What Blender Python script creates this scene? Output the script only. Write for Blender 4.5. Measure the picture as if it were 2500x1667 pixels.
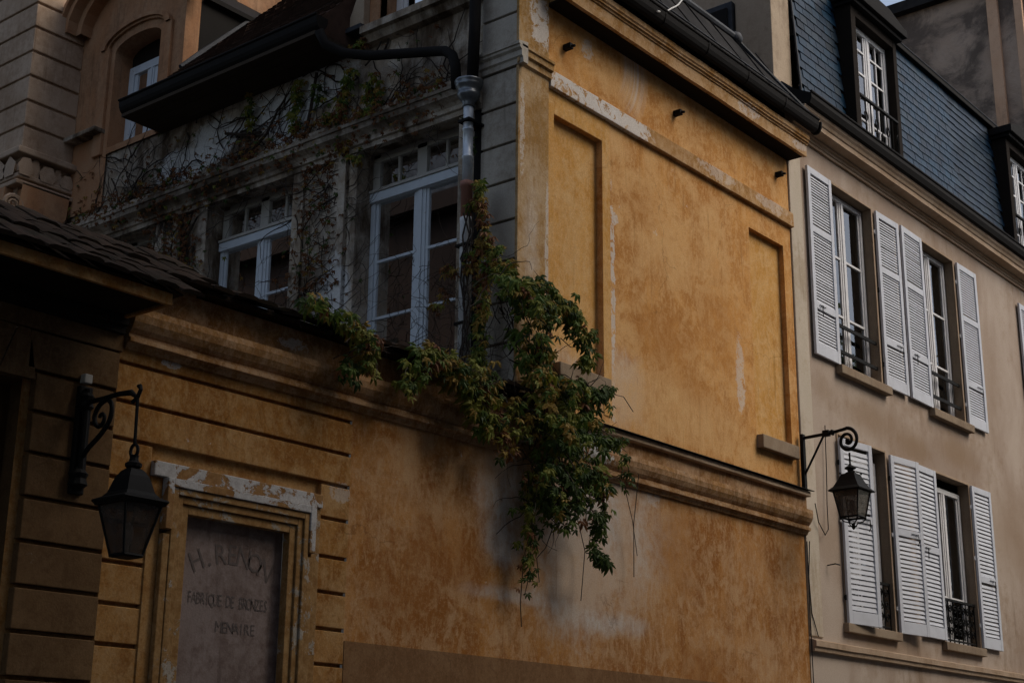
import bpy, bmesh, math, random
from mathutils import Vector, Matrix
random.seed(7)
for o in list(bpy.data.objects): bpy.data.objects.remove(o, do_unlink=True)
S = bpy.context.scene
C = S.collection
R = math.radians

# ---------------------------------------------------------------- camera
cam = bpy.data.cameras.new('camera'); cam.sensor_width = 36; cam.lens = 52.21
cam.clip_start = 0.1; cam.clip_end = 2000
co = bpy.data.objects.new('camera', cam); C.objects.link(co)
YAW, PITCH, ROLL = R(50.723), R(16.7236), R(0.5692)
fwd = Vector((math.sin(YAW)*math.cos(PITCH), math.cos(YAW)*math.cos(PITCH), math.sin(PITCH)))
rt = Vector((math.cos(YAW), -math.sin(YAW), 0)); up = rt.cross(fwd)
r2 = rt*math.cos(ROLL)+up*math.sin(ROLL); u2 = -rt*math.sin(ROLL)+up*math.cos(ROLL)
m = Matrix((r2, u2, -fwd)).transposed().to_4x4(); m.translation = (0, 0, 1.6)
co.matrix_world = m
S.camera = co

# ---------------------------------------------------------------- sky, sun, exposure
SUN_AZ, SUN_EL = 150, 46        # compass angle from +Y towards +X, elevation
w = bpy.data.worlds.new('World'); S.world = w; w.use_nodes = True
nt = w.node_tree; nt.nodes.clear()
sky = nt.nodes.new('ShaderNodeTexSky'); sky.sky_type = 'NISHITA'; sky.sun_disc = False
sky.sun_elevation = R(SUN_EL); sky.sun_rotation = R(SUN_AZ); sky.dust_density = 2.0; sky.air_density = 1.0
bg = nt.nodes.new('ShaderNodeBackground'); bg.inputs[1].default_value = 0.12
ow = nt.nodes.new('ShaderNodeOutputWorld')
hs = nt.nodes.new('ShaderNodeHueSaturation'); hs.inputs['Saturation'].default_value = .72
nt.links.new(sky.outputs[0], hs.inputs['Color']); nt.links.new(hs.outputs[0], bg.inputs[0]); nt.links.new(bg.outputs[0], ow.inputs[0])
sl = bpy.data.lights.new('sun', 'SUN'); sl.energy = 1.5; sl.angle = R(40); sl.color = (1.0, 0.89, 0.74)
so = bpy.data.objects.new('sun', sl); C.objects.link(so)
sd = Vector((math.sin(R(SUN_AZ))*math.cos(R(SUN_EL)), math.cos(R(SUN_AZ))*math.cos(R(SUN_EL)), math.sin(R(SUN_EL))))
so.rotation_euler = sd.to_track_quat('Z', 'Y').to_euler(); so.location = sd*60
S.view_settings.view_transform = 'Standard'; S.view_settings.look = 'None'
S.view_settings.gamma = 1; S.view_settings.use_curve_mapping = False
S.view_settings.exposure = 0.45
S.render.engine = 'CYCLES'
S.cycles.max_bounces = 6; S.cycles.diffuse_bounces = 3; S.cycles.transparent_max_bounces = 8

# ---------------------------------------------------------------- node helper
class G:
    def __init__(s, name):
        s.m = bpy.data.materials.new(name); s.m.use_nodes = True
        s.t = s.m.node_tree; s.t.nodes.clear()
        s.o = s.t.nodes.new('ShaderNodeOutputMaterial')
        s.b = s.t.nodes.new('ShaderNodeBsdfPrincipled')
        s.t.links.new(s.b.outputs[0], s.o.inputs[0])
        s.P = s.t.nodes.new('ShaderNodeNewGeometry').outputs['Position']
    def lk(s, a, inp):
        if hasattr(a, 'node'): s.t.links.new(a, inp)
        else:
            if isinstance(a, tuple) and len(a) == 3 and len(inp.default_value) == 4: a = a+(1,)
            inp.default_value = a
    def n(s, typ, **k):
        x = s.t.nodes.new(typ)
        for a, v in k.items(): setattr(x, a, v)
        return x
    def math(s, op, a, b=0.0, clamp=False):
        x = s.n('ShaderNodeMath', operation=op, use_clamp=clamp); s.lk(a, x.inputs[0]); s.lk(b, x.inputs[1]); return x.outputs[0]
    def vm(s, op, a, b=(0, 0, 0)):
        x = s.n('ShaderNodeVectorMath', operation=op); s.lk(a, x.inputs[0]); s.lk(b, x.inputs[1])
        return x.outputs['Value'] if op in ('LENGTH', 'DOT_PRODUCT') else x.outputs[0]
    def noise(s, sc, det=4, rough=.55, stretch=(1, 1, 1), off=(0, 0, 0), dist=0):
        v = s.vm('ADD', s.vm('MULTIPLY', s.P, stretch), off)
        x = s.n('ShaderNodeTexNoise'); s.lk(v, x.inputs['Vector'])
        x.inputs['Scale'].default_value = sc; x.inputs['Detail'].default_value = det
        x.inputs['Roughness'].default_value = rough; x.inputs['Distortion'].default_value = dist
        return x.outputs[0]
    def map(s, v, a, b, c=0., d=1.):
        x = s.n('ShaderNodeMapRange', interpolation_type='SMOOTHSTEP')
        s.lk(v, x.inputs[0])
        for i, q in enumerate((a, b, c, d)): x.inputs[i+1].default_value = q
        return x.outputs[0]
    def mix(s, f, a, b, mode='MIX'):
        x = s.n('ShaderNodeMix', data_type='RGBA', blend_type=mode)
        s.lk(f, x.inputs[0]); s.lk(a, x.inputs[6]); s.lk(b, x.inputs[7]); return x.outputs[2]
    def xyz(s, i):
        if not hasattr(s, '_sep'): s._sep = s.n('ShaderNodeSeparateXYZ'); s.t.links.new(s.P, s._sep.inputs[0])
        return s._sep.outputs[i]
    def blob(s, c, r, soft=.6, warp=None):
        """1 inside an ellipsoid of radii r round c, fading to 0, its edge broken by noise"""
        d = s.vm('LENGTH', s.vm('DIVIDE', s.vm('SUBTRACT', s.P, c), r))
        if warp: d = s.math('ADD', d, s.math('MULTIPLY', s.math('SUBTRACT', warp, .5), 1.6))
        return s.map(d, 1.0, 1.0-soft, 0, 1)
    def band(s, v, lo, hi, soft):
        return s.math('MULTIPLY', s.map(v, lo-soft, lo+soft), s.map(v, hi-soft, hi+soft, 1, 0))
    def mul(s, *a):
        r = a[0]
        for q in a[1:]: r = s.math('MULTIPLY', r, q)
        return r
    def mx(s, *a):
        r = a[0]
        for q in a[1:]: r = s.math('MAXIMUM', r, q)
        return r
    def fin(s, col, rough=.85, bump=None, bs=.3, bd=.01, metal=0, spec=.3):
        s.lk(col, s.b.inputs['Base Color']); s.lk(rough, s.b.inputs['Roughness']); s.b.inputs['Metallic'].default_value = metal
        s.b.inputs['Specular IOR Level'].default_value = spec
        if bump is not None:
            x = s.n('ShaderNodeBump'); x.inputs['Strength'].default_value = bs; x.inputs['Distance'].default_value = bd
            s.lk(bump, x.inputs['Height']); s.t.links.new(x.outputs[0], s.b.inputs['Normal'])
        return s.m

M = {}
def ochre(name, deep, mid, pale, paleamt, white, feats):
    """lime-washed ochre plaster: mottled wash, brown streaks, washed-out pale areas and flakes of their own shape"""
    g = G(name)
    big = g.noise(.55, 3, .5, off=(3, 1, 7)); med = g.noise(1.5, 7, .66, dist=.9); fine = g.noise(8, 8, .72); grain = g.noise(75, 3, .65)
    streak = g.noise(2.6, 7, .62, stretch=(1, 1, .16), off=(5, 0, 2)); brush = g.noise(15, 6, .7, stretch=(1, 1, .4), dist=.5)
    mott = g.noise(4.5, 7, .7, off=(2, 7, 1), dist=.6)
    burnt = tuple(v*k for v, k in zip(deep, (.80, .70, .55)))
    c = g.mix(g.map(g.math('ADD', g.math('MULTIPLY', med, .5), g.math('MULTIPLY', streak, .5)), .42, .58), deep, mid)
    c = g.mix(g.mul(g.map(g.math('ADD', g.math('MULTIPLY', big, .35), g.math('MULTIPLY', med, .65)), .47, .58), paleamt), c, pale)
    c = g.mix(g.mul(g.map(mott, .49, .60), .55), c, pale)
    c = g.mix(g.mul(g.map(g.noise(2.0, 9, .74, off=(12, 3, 8), dist=.25), .53, .66), .65), c, burnt)
    c = g.mix(g.mul(g.map(brush, .47, .64), .55), c, pale)
    c = g.mix(g.mul(g.map(g.noise(30, 7, .75, off=(1, 1, 9)), .5, .60), .42), c, pale)
    c = g.mix(g.mul(g.map(fine, .50, .62), .5), c, deep)
    c = g.mix(g.mul(g.map(g.noise(22, 7, .75, off=(4, 2, 2)), .55, .64), .4), c, burnt)
    wn = g.noise(2.3, 8, .68, dist=1.4); wf = g.noise(11, 7, .72, dist=.4)
    warp = g.math('ADD', g.math('MULTIPLY', wn, .7), g.math('MULTIPLY', wf, .3)); brk = g.map(g.math('ADD', g.math('MULTIPLY', fine, .5), g.math('MULTIPLY', brush, .5)), .36, .62, .35, 1)
    flw = g.math('ADD', .5, g.math('MULTIPLY', g.math('SUBTRACT', g.math('ADD', g.math('MULTIPLY', wn, .5), g.math('MULTIPLY', wf, .5)), .5), 2.6))
    for kind_, ctr, rad, amt in feats:
        if kind_ == 'f':      # flakes with a torn edge
            w_ = g.mul(g.blob(ctr, rad, .12, flw), g.map(wf, .42, .47))
            c = g.mix(g.mul(w_, amt), c, white)
        elif kind_ == 'a':    # arcs left by the plasterer's float
            ds = g.vm('LENGTH', g.vm('MULTIPLY', g.vm('SUBTRACT', g.P, ctr), (1, 0, 1)))
            st = g.n('ShaderNodeTexNoise'); cb = g.n('ShaderNodeCombineXYZ'); g.lk(g.math('MULTIPLY', ds, 22), cb.inputs[0]); g.lk(cb.outputs[0], st.inputs['Vector']); st.inputs['Scale'].default_value = 1.0; st.inputs['Detail'].default_value = 3
            w_ = g.mul(g.band(ds, rad[0], rad[1], .06), g.map(st.outputs[0], .42, .62, .25, 1), g.blob((ctr[0]+rad[2], ctr[1], ctr[2]-.12), (.42, 1, .55), .7))
            c = g.mix(g.mul(w_, amt), c, white)
        else:
            w_ = g.mul(g.blob(ctr, rad, .8, warp), brk)
            c = g.mix(g.mul(w_, amt), c, {'w': white, 'p': pale, 'd': deep}[kind_])
    dr = g.mul(g.map(g.noise(13, 6, .65, stretch=(1, 1, .045), off=(7, 3, 5)), .56, .68), g.map(g.noise(1.1, 4, .6, off=(2, 9, 3)), .46, .60))
    c = g.mix(g.mul(dr, .45), c, tuple(v*.55 for v in deep))
    vo = g.n('ShaderNodeTexVoronoi', feature='DISTANCE_TO_EDGE'); vo.inputs['Scale'].default_value = .75
    dn = g.n('ShaderNodeTexNoise'); dn.inputs['Scale'].default_value = 3.2; dn.inputs['Detail'].default_value = 5; g.lk(g.P, dn.inputs['Vector'])
    g.lk(g.vm('ADD', g.P, g.vm('MULTIPLY', dn.outputs['Color'], (.5, .5, .5))), vo.inputs['Vector'])
    ck = g.mul(g.map(vo.outputs['Distance'], .0025, .006, 1, 0), g.map(g.noise(.8, 3, .5, off=(6, 6, 2)), .53, .57))
    c = g.mix(g.mul(ck, .32), c, tuple(v*.35 for v in deep))
    fl = g.mul(g.map(g.noise(5, 9, .72, off=(9, 2, 4)), .655, .67), g.map(big, .45, .6))
    c = g.mix(g.mul(fl, .7), c, white)
    c = g.mix(g.map(grain, .3, .7, .22, 0), c, (0.02, 0.012, 0.006))
    h = g.math('ADD', g.math('MULTIPLY', fine, .5), g.math('ADD', g.math('MULTIPLY', grain, .35), g.math('MULTIPLY', brush, .3)))
    return g.fin(c, .94, h, .5, .008, spec=.12)

Y8 = 8.0
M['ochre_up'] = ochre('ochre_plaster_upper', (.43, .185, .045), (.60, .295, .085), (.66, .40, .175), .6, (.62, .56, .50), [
    ('p', (12.3, Y8, 6.9), (.9, 1, .5), .6), ('a', (11.0, Y8, 8.85), (.58, 1.0, .78), .75), ('p', (11.45, Y8, 8.55), (.6, 1, .3), .6), ('f', (10.95, Y8, 8.75), (.10, 1, .12), .6),
    ('f', (11.335, Y8, 6.2), (.045, 1, 1.2), .85), ('w', (11.5, Y8, 5.35), (.6, 1, .5), .9), ('p', (12.3, Y8, 5.3), (2.0, 1, .5), 1.0), ('f', (11.38, Y8, 7.05), (.08, 1, .08), .8),
    ('f', (13.75, Y8, 5.95), (.10, 1, .42), .6), ('d', (12.3, Y8, 6.0), (1.0, 1, .5), .6), ('d', (10.62, Y8, 8.55), (.16, 1, .35), .9), ('d', (13.3, Y8, 6.4), (.7, 1, .8), .45), ('d', (11.9, Y8, 7.4), (.5, 1, .35), .4), ('d', (12.9, Y8, 5.6), (.5, 1, .3), .45),
    ('p', (11.3, Y8, 7.9), (.5, 1, .3), .8), ('p', (13.2, Y8, 7.2), (.5, 1, .7), .5)])
M['ochre_panel'] = ochre('ochre_plaster_panel', (.53, .265, .062), (.61, .33, .098), (.65, .415, .19), .5, (.6, .53, .47), [
    ('d', (11.12, 8.07, 6.5), (.09, 1, 1.4), .6), ('p', (10.75, 8.07, 6.6), (.3, 1, .8), .6), ('w', (10.7, 8.07, 5.42), (.5, 1, .2), .5)])
M['ochre_pil'] = ochre('ochre_plaster_pilaster', (.29, .155, .045), (.40, .225, .07), (.50, .37, .23), .6, (.60, .55, .50), [
    ('f', (10.12, 7.97, 8.72), (.15, 1, .3), .9), ('p', (10.05, 7.97, 6.9), (.4, 1, .6), .9), ('w', (10.0, 7.97, 6.4), (.16, 1, .8), .5), ('d', (10.1, 7.97, 7.6), (.3, 1, .4), .7), ('f', (9.86, 7.97, 7.5), (.04, 1, .5), .6), ('f', (10.24, 7.97, 6.3), (.03, 1, .9), .7)])
M['ochre_band'] = ochre('ochre_plaster_band', (.32, .16, .045), (.43, .235, .08), (.56, .38, .22), .6, (.66, .62, .58), [
    ('f', (10.75, 7.95, 8.15), (.75, 1, .22), .95), ('f', (11.5, 7.95, 8.15), (.45, 1, .2), .9), ('f', (13.3, 7.95, 8.2), (.4, 1, .09), .35), ('f', (14.5, 7.95, 8.2), (.4, 1, .09), .35), ('d', (12.3, 7.95, 8.2), (.5, 1, .2), .7), ('f', (13.7, 7.72, 9.05), (.3, 1, .08), .5), ('f', (14.9, 7.72, 9.05), (.2, 1, .06), .5)])
LOWF = [('p', (11.0, Y8, 3.85), (2.0, 1, 1.5), 1.0), ('w', (11.05, Y8, 3.95), (1.3, 1, 1.1), .9), ('w', (10.75, Y8, 3.35), (.85, 1, .7), 1.0), ('p', (10.9, Y8, 3.4), (.9, 1, .6), .7), ('w', (11.2, Y8, 3.05), (.8, 1, .16), .8),
    ('w', (9.66, Y8, 3.98), (.45, 1, .7), 1.0), ('w', (9.68, Y8, 3.55), (.35, 1, .22), 1.0), ('p', (9.55, Y8, 4.25), (.3, 1, .3), .6), ('w', (9.95, Y8, 3.16), (1.0, 1, .10), .7),
    ('p', (8.5, Y8, 4.15), (.16, 1, .6), .8), ('p', (8.75, Y8, 4.35), (.14, 1, .25), .7), ('p', (9.0, Y8, 3.8), (.7, 1, .15), .45), ('d', (9.0, Y8, 3.4), (.8, 1, .4), .6), ('d', (8.5, Y8, 3.0), (.6, 1, .3), .5),
    ('d', (12.4, Y8, 3.9), (.6, 1, .6), .5), ('p', (14.0, Y8, 2.9), (.5, 1, .4), .5), ('d', (12.8, Y8, 2.7), (.8, 1, .4), .7), ('p', (11.5, Y8, 3.9), (.2, 1, .7), .5), ('p', (13.8, Y8, 3.9), (.6, 1, .4), .3), ('f', (12.0, Y8, 4.32), (.1, 1, .08), .5)]
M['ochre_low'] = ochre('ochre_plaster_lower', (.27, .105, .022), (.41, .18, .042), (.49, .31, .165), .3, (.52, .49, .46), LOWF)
M['ochre_rust'] = ochre('ochre_plaster_courses', (.25, .105, .022), (.36, .17, .042), (.44, .275, .125), .4, (.5, .47, .43), [
    ('p', (7.45, Y8, 3.65), (.45, 1, .1), .9), ('f', (7.75, Y8, 3.72), (.12, 1, .08), .5), ('f', (6.1, Y8, 4.35), (.09, 1, .035), .9), ('d', (6.5, Y8, 4.38), (.4, 1, .1), .6)])
M['ochre_gate'] = ochre('brown_plaster_gate', (.10, .055, .024), (.15, .085, .036), (.18, .11, .055), .4, (.24, .22, .2), [('d', (5.3, Y8, 3.1), (.8, 2, 1.2), .7)])
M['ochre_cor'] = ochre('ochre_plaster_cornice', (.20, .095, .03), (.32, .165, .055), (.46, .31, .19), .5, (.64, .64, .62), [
    ('f', (10.95, 7.9, 4.72), (.45, 1, .12), .95), ('f', (10.75, 7.9, 4.55), (.5, 1, .07), .9), ('f', (7.15, 7.9, 4.74), (.16, 1, .05), .5), ('p', (12.6, 7.9, 4.72), (.4, 1, .1), .8), ('p', (13.8, 7.9, 4.72), (.6, 1, .1), .7), ('d', (12.0, 7.9, 4.78), (.2, 1, .08), .9), ('d', (8.2, 7.9, 4.7), (1.0, 1, .3), .4)])
M['plinth'] = ochre('brown_render_plinth', (.17, .088, .038), (.21, .115, .052), (.24, .14, .07), .4, (.35, .32, .3), [])

def plaster(name, a, b, dirt, dirtamt=.5, sc=1.3, bs=.4, stretch=(1, 1, .5), stains=()):
    g = G(name)
    n1 = g.noise(sc, 6, .6, stretch=stretch, dist=.5); n2 = g.noise(sc*6, 7, .7); gr = g.noise(70, 3, .6); n3 = g.noise(sc*.5, 3, .5, off=(4, 4, 1))
    c = g.mix(g.map(n1, .35, .65), a, b)
    c = g.mix(g.mul(g.map(g.math('ADD', g.math('MULTIPLY', n3, .5), g.math('MULTIPLY', n2, .5)), .46, .64), dirtamt), c, dirt)
    st = g.mul(g.map(g.noise(sc*7, 6, .65, stretch=(1, 1, .06), off=(3, 8, 1)), .53, .68), g.map(n3, .42, .58))
    c = g.mix(g.mul(st, .5), c, tuple(v*.75 for v in dirt))
    for ctr, rad, amt in stains: c = g.mix(g.mul(g.blob(ctr, rad, .85, n2), amt), c, dirt)
    c = g.mix(g.map(gr, .3, .7, .15, 0), c, (.02, .018, .015))
    return g.fin(c, .92, g.math('ADD', g.math('MULTIPLY', n2, .5), g.math('MULTIPLY', gr, .5)), bs, .008, spec=.15)
M['beige'] = plaster('beige_render', (.335, .25, .19), (.455, .37, .30), (.27, .18, .11), .65, .9, stains=[((16.9, 8, 6.1), (1.2, 1, .35), .7), ((18.2, 8, 5.95), (.8, 1, .3), .8), ((19.6, 8, 6.1), (1.0, 1, .3), .7), ((15.7, 8, 6.2), (.4, 1, .3), .5), ((17.0, 8, 3.3), (1.5, 1, .15), .6), ((15.6, 8, 4.4), (.5, 1, .5), .35), ((21.5, 8, 5.2), (1.2, 1, 1.0), .5), ((20.8, 8, 7.5), (1, 1, 1.2), .3)])
M['beige_pale'] = plaster('pale_beige_render', (.50, .43, .34), (.56, .48, .39), (.36, .27, .17), .5, 2.0)
M['beige_trim'] = plaster('beige_stone_trim', (.38, .27, .18), (.44, .33, .235), (.26, .17, .10), .5, 2.5)
M['reveal'] = plaster('brown_window_reveal', (.25, .185, .13), (.29, .22, .155), (.2, .13, .085), .4, 2.5)
M['stone'] = plaster('rusticated_limestone', (.42, .30, .21), (.50, .375, .275), (.26, .165, .10), .6, 2.2)
M['quoin'] = plaster('grey_quoin_limestone', (.39, .345, .285), (.48, .435, .37), (.20, .155, .115), .6, 1.6)
M['dormer_stone'] = plaster('ruddy_dormer_stone', (.40, .20, .10), (.44, .26, .15), (.22, .12, .068), .6, 2.4)
M['party'] = plaster('cream_party_wall', (.40, .31, .22), (.46, .36, .26), (.2, .14, .09), .6, 1.2)
M['flue'] = plaster('terracotta_flue_strip', (.52, .31, .19), (.60, .38, .25), (.3, .19, .13), .5, 1.5)
M['sign'] = plaster('faded_sign_panel', (.20, .155, .14), (.25, .20, .185), (.12, .08, .065), .8, 2.2)
M['sill'] = plaster('brown_stone_sill', (.25, .18, .12), (.30, .23, .16), (.16, .11, .07), .5, 3)

def tallwall():
    g = G('weathered_party_wall')
    n1 = g.noise(.34, 8, .62, dist=1.4); n2 = g.noise(1.6, 8, .7, dist=.8); n3 = g.noise(12, 5, .65)
    c = g.mix(g.map(n2, .35, .65), (.34, .25, .19), (.42, .32, .25))
    c = g.mix(g.map(g.math('ADD', g.math('MULTIPLY', n1, .65), g.math('MULTIPLY', n2, .35)), .44, .58), c, (.12, .092, .075))
    return g.fin(c, .95, g.math('ADD', n2, n3), .5, .03, spec=.1)
M['tall'] = tallwall()
def ivywall():
    g = G('grimy_grey_plaster')
    n1 = g.noise(.9, 7, .65, dist=1.0, off=(1, 2, 3)); n2 = g.noise(3.4, 8, .72, dist=.8); n3 = g.noise(20, 5, .65); st = g.noise(4, 6, .65, stretch=(1, 1, .2))
    c = g.mix(g.map(n2, .36, .64), (.38, .30, .22), (.56, .50, .42))
    c = g.mix(g.map(g.math('ADD', g.math('MULTIPLY', n1, .55), g.math('MULTIPLY', st, .45)), .43, .60), c, (.085, .057, .036))
    wn = g.math('ADD', g.math('MULTIPLY', n2, .7), g.math('MULTIPLY', n3, .3))
    for (yy, zz, ry, rz) in ((11.2, 8.55, .3, .32), (10.72, 8.78, .42, .22), (11.6, 8.7, .35, .2), (12.45, 8.6, .35, .25), (13.0, 8.45, .4, .2), (10.4, 6.2, .22, .5), (10.55, 5.7, .15, .3)):
        c = g.mix(g.mul(g.blob((9.81, yy, zz), (1, ry*1.35, rz*1.35), .35, wn), .95), c, (.68, .68, .67))
    for (yy, zz, ry, rz) in ((9.5, 8.05, 2.2, .18), (12.5, 8.0, 2.5, .2)):
        c = g.mix(g.mul(g.blob((9.81, yy, zz), (1, ry, rz), .7, wn), .6), c, (.07, .055, .042))
    c = g.mix(g.map(g.noise(70, 2), .35, .7, .2, 0), c, (.02, .018, .015))
    return g.fin(c, .95, g.math('ADD', g.math('MULTIPLY', n2, .6), g.math('MULTIPLY', n3, .5)), .7, .015, spec=.1)
M['ivywall'] = ivywall()

def flaky(name, under, under2, coat, th, sc=3.0):
    """old coat of paint torn off its ground in flakes"""
    g = G(name); n1 = g.noise(sc, 9, .7, dist=.8, off=(1, 5, 2)); n2 = g.noise(sc*4, 7, .7); gr = g.noise(70, 3, .6)
    c = g.mix(g.map(n2, .35, .65), under, under2)
    k = g.map(g.math('ADD', g.math('MULTIPLY', n1, .7), g.math('MULTIPLY', n2, .3)), th, th+.025)
    c = g.mix(g.mul(k, .9), c, g.mix(g.map(n2, .4, .7), coat, tuple(v*.7 for v in coat)))
    c = g.mix(g.map(gr, .3, .7, .2, 0), c, (.02, .015, .01))
    return g.fin(c, .92, g.math('ADD', g.math('MULTIPLY', n2, .5), k), .6, .006, spec=.12)

def paint(name, col, rough=.5, chip=None, amt=.3, spec=.3):
    g = G(name)
    n = g.noise(6, 6, .65); f = g.noise(40, 4, .6, stretch=(1, 1, .3))
    c = g.mix(g.map(n, .4, .7, 0, .35), col, tuple(v*.72 for v in col))
    if chip: c = g.mix(g.mul(g.map(g.noise(14, 8, .75), .62, .66), amt), c, chip)
    return g.fin(c, rough, f, .15, .003, spec=spec)
M['shutter'] = paint('white_shutter_paint', (.54, .555, .60), .55, (.3, .28, .26), .5)
M['winwhite'] = paint('white_window_paint', (.68, .67, .67), .45, (.35, .31, .27), .6)
M['winblue'] = paint('pale_blue_window_paint', (.56, .61, .66), .5, (.3, .27, .24), .8)
M['winold'] = paint('old_grey_window_paint', (.42, .40, .36), .6, (.16, .13, .1), .9)
M['iron'] = paint('black_wrought_iron', (.008, .0075, .007), .7, (.03, .018, .01), .5, .12)
M['castiron'] = paint('dark_cast_iron', (.016, .0145, .0135), .8, (.03, .02, .013), .5, .08)
M['darkwood'] = paint('dark_painted_dormer', (.021, .0165, .0135), .9, spec=.05)
M['soffit'] = paint('weathered_soffit_boards', (.065, .05, .038), .9, spec=.05)
M['gatewood'] = paint('brown_gate_wood', (.10, .05, .02), .7)
M['void'] = paint('dark_interior', (.010, .009, .008), .9, spec=.05)
M['blind'] = paint('grey_slat_blind', (.62, .62, .62), .7)
M['curtain'] = paint('white_curtain', (.45, .45, .44), .8)
M['rustpipe'] = paint('rusty_pink_pipe', (.30, .14, .10), .65, (.45, .4, .37), .9)
M['whitepipe'] = paint('chalky_white_pipe', (.62, .62, .62), .55, (.22, .17, .14), .9)
M['wire'] = paint('white_cable', (.6, .58, .54), .5)
M['letter'] = paint('faded_black_lettering', (.112, .090, .082), .9)
g = G('zinc'); n = g.noise(9, 5, .6)
M['zinc'] = g.fin(g.mix(g.map(n, .35, .65), (.50, .55, .60), (.68, .73, .78)), g.map(n, .3, .7, .28, .5), n, .1, .004, metal=.35, spec=.5)
g = G('dull_zinc'); n = g.noise(9, 5, .6)
M['dullzinc'] = g.fin(g.mix(g.map(n, .35, .65), (.12, .13, .14), (.2, .215, .23)), .42, n, .1, .004, metal=.8, spec=.4)
g = G('tarnished_lead'); n = g.noise(5, 6, .6)
M['lead'] = g.fin(g.mix(g.map(n, .35, .65), (.022, .024, .028), (.048, .052, .06)), .7, n, .25, .01, metal=.3, spec=.4)
g = G('dark_zinc_roof'); n = g.noise(3, 6, .65)
M['darkroof'] = g.fin(g.mix(g.map(n, .35, .65), (.014, .013, .0125), (.028, .026, .025)), .85, g.noise(30, 5, .6), .3, .01, spec=.08)
def tilem(name, a, b, moss):
    g = G(name); oi = g.n('ShaderNodeObjectInfo'); n = g.noise(7, 6, .65)
    c = g.mix(g.map(n, .35, .65), a, b); c = g.mix(g.mul(g.map(g.noise(3, 5, .6, off=(8, 1, 1)), .5, .65), .6), c, moss)
    c = g.mix(g.math('MULTIPLY', oi.outputs['Random'], .5), c, tuple(v*.5 for v in a))
    return g.fin(c, .95, g.noise(40, 4, .6), .4, .006, spec=.05)
M['tile'] = tilem('brown_clay_tile', (.06, .037, .028), (.09, .055, .042), (.03, .025, .019))
M['coptile'] = tilem('mossy_coping_tile', (.026, .019, .014), (.042, .028, .02), (.018, .018, .011))
def slatem(name='blue_grey_slate', tn=(.004, .013, .028)):
    g = G(name); oi = g.n('ShaderNodeObjectInfo')
    n = g.noise(5, 5, .6); c = g.mix(g.map(n, .35, .65), (.004, .021, .045), (.009, .041, .078))
    c = g.mix(g.math('MULTIPLY', oi.outputs['Random'], .85), c, tn)
    return g.fin(c, .42, g.noise(25, 5, .6), .3, .004, spec=.12)
M['slate'] = slatem(); M['slate_b'] = slatem('grey_slate', (.02, .032, .045)); M['slate_c'] = slatem('dark_slate', (.003, .007, .013))
def glass():
    mt = bpy.data.materials.new('window_glass'); mt.use_nodes = True; t = mt.node_tree; t.nodes.clear()
    o = t.nodes.new('ShaderNodeOutputMaterial'); mx = t.nodes.new('ShaderNodeMixShader'); tr = t.nodes.new('ShaderNodeBsdfTransparent')
    gl = t.nodes.new('ShaderNodeBsdfGlossy'); fr = t.nodes.new('ShaderNodeFresnel'); ad = t.nodes.new('ShaderNodeMath')
    ad.operation = 'MULTIPLY'; ad.inputs[1].default_value = 2.0; ad.use_clamp = True
    tr.inputs[0].default_value = (.72, .74, .74, 1); gl.inputs['Roughness'].default_value = .015; fr.inputs[0].default_value = 1.5
    L = t.links.new
    L(fr.outputs[0], ad.inputs[0]); L(ad.outputs[0], mx.inputs[0]); L(tr.outputs[0], mx.inputs[1]); L(gl.outputs[0], mx.inputs[2]); L(mx.outputs[0], o.inputs[0])
    return mt
M['glass'] = glass()
def lampglass():
    g = G('smoky_lantern_glass'); n = g.noise(12, 4)
    g.fin(g.mix(n, (.05, .042, .036), (.10, .085, .072)), .2, None, spec=.4)
    tr = g.n('ShaderNodeBsdfTransparent'); tr.inputs[0].default_value = (.5, .46, .42, 1); mx = g.n('ShaderNodeMixShader'); g.lk(g.map(n, .3, .7, .45, .8), mx.inputs[0])
    g.t.links.new(tr.outputs[0], mx.inputs[1]); g.t.links.new(g.b.outputs[0], mx.inputs[2]); g.t.links.new(mx.outputs[0], g.o.inputs[0])
    return g.m
M['lampglass'] = lampglass()
def leafm(name, a, b):
    g = G(name); n = g.noise(11, 3, .6); c = g.mix(g.map(n, .35, .65), a, b)
    g.fin(c, .6, None, spec=.2)
    tl = g.n('ShaderNodeBsdfTranslucent'); g.lk(c, tl.inputs[0]); mxs = g.n('ShaderNodeMixShader'); mxs.inputs[0].default_value = .3
    g.t.links.new(g.b.outputs[0], mxs.inputs[1]); g.t.links.new(tl.outputs[0], mxs.inputs[2]); g.t.links.new(mxs.outputs[0], g.o.inputs[0])
    return g.m
LEAF = [leafm('leaf_dark_green', (.028, .052, .010), (.052, .085, .015)), leafm('leaf_green', (.06, .10, .014), (.105, .15, .024)),
        leafm('leaf_yellow_green', (.14, .155, .02), (.22, .21, .035)), leafm('leaf_ochre', (.22, .14, .022), (.28, .18, .035)), leafm('leaf_russet', (.12, .045, .016), (.17, .07, .022))]
M['stem'] = paint('brown_creeper_stem', (.035, .024, .017), .85)
M['asphalt'] = plaster('asphalt', (.045, .045, .045), (.06, .06, .058), (.03, .03, .03), .5, 2)
M['flag'] = plaster('pavement_stone', (.22, .21, .2), (.28, .27, .25), (.15, .14, .13), .5, 2)
M['brick'] = plaster('reflected_wing_brick', (.016, .010, .008), (.026, .016, .012), (.01, .007, .006), .5, .7)
M['opp'] = plaster('shade_house_plaster', (.30, .24, .18), (.36, .29, .22), (.2, .15, .1), .4, .7)

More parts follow.
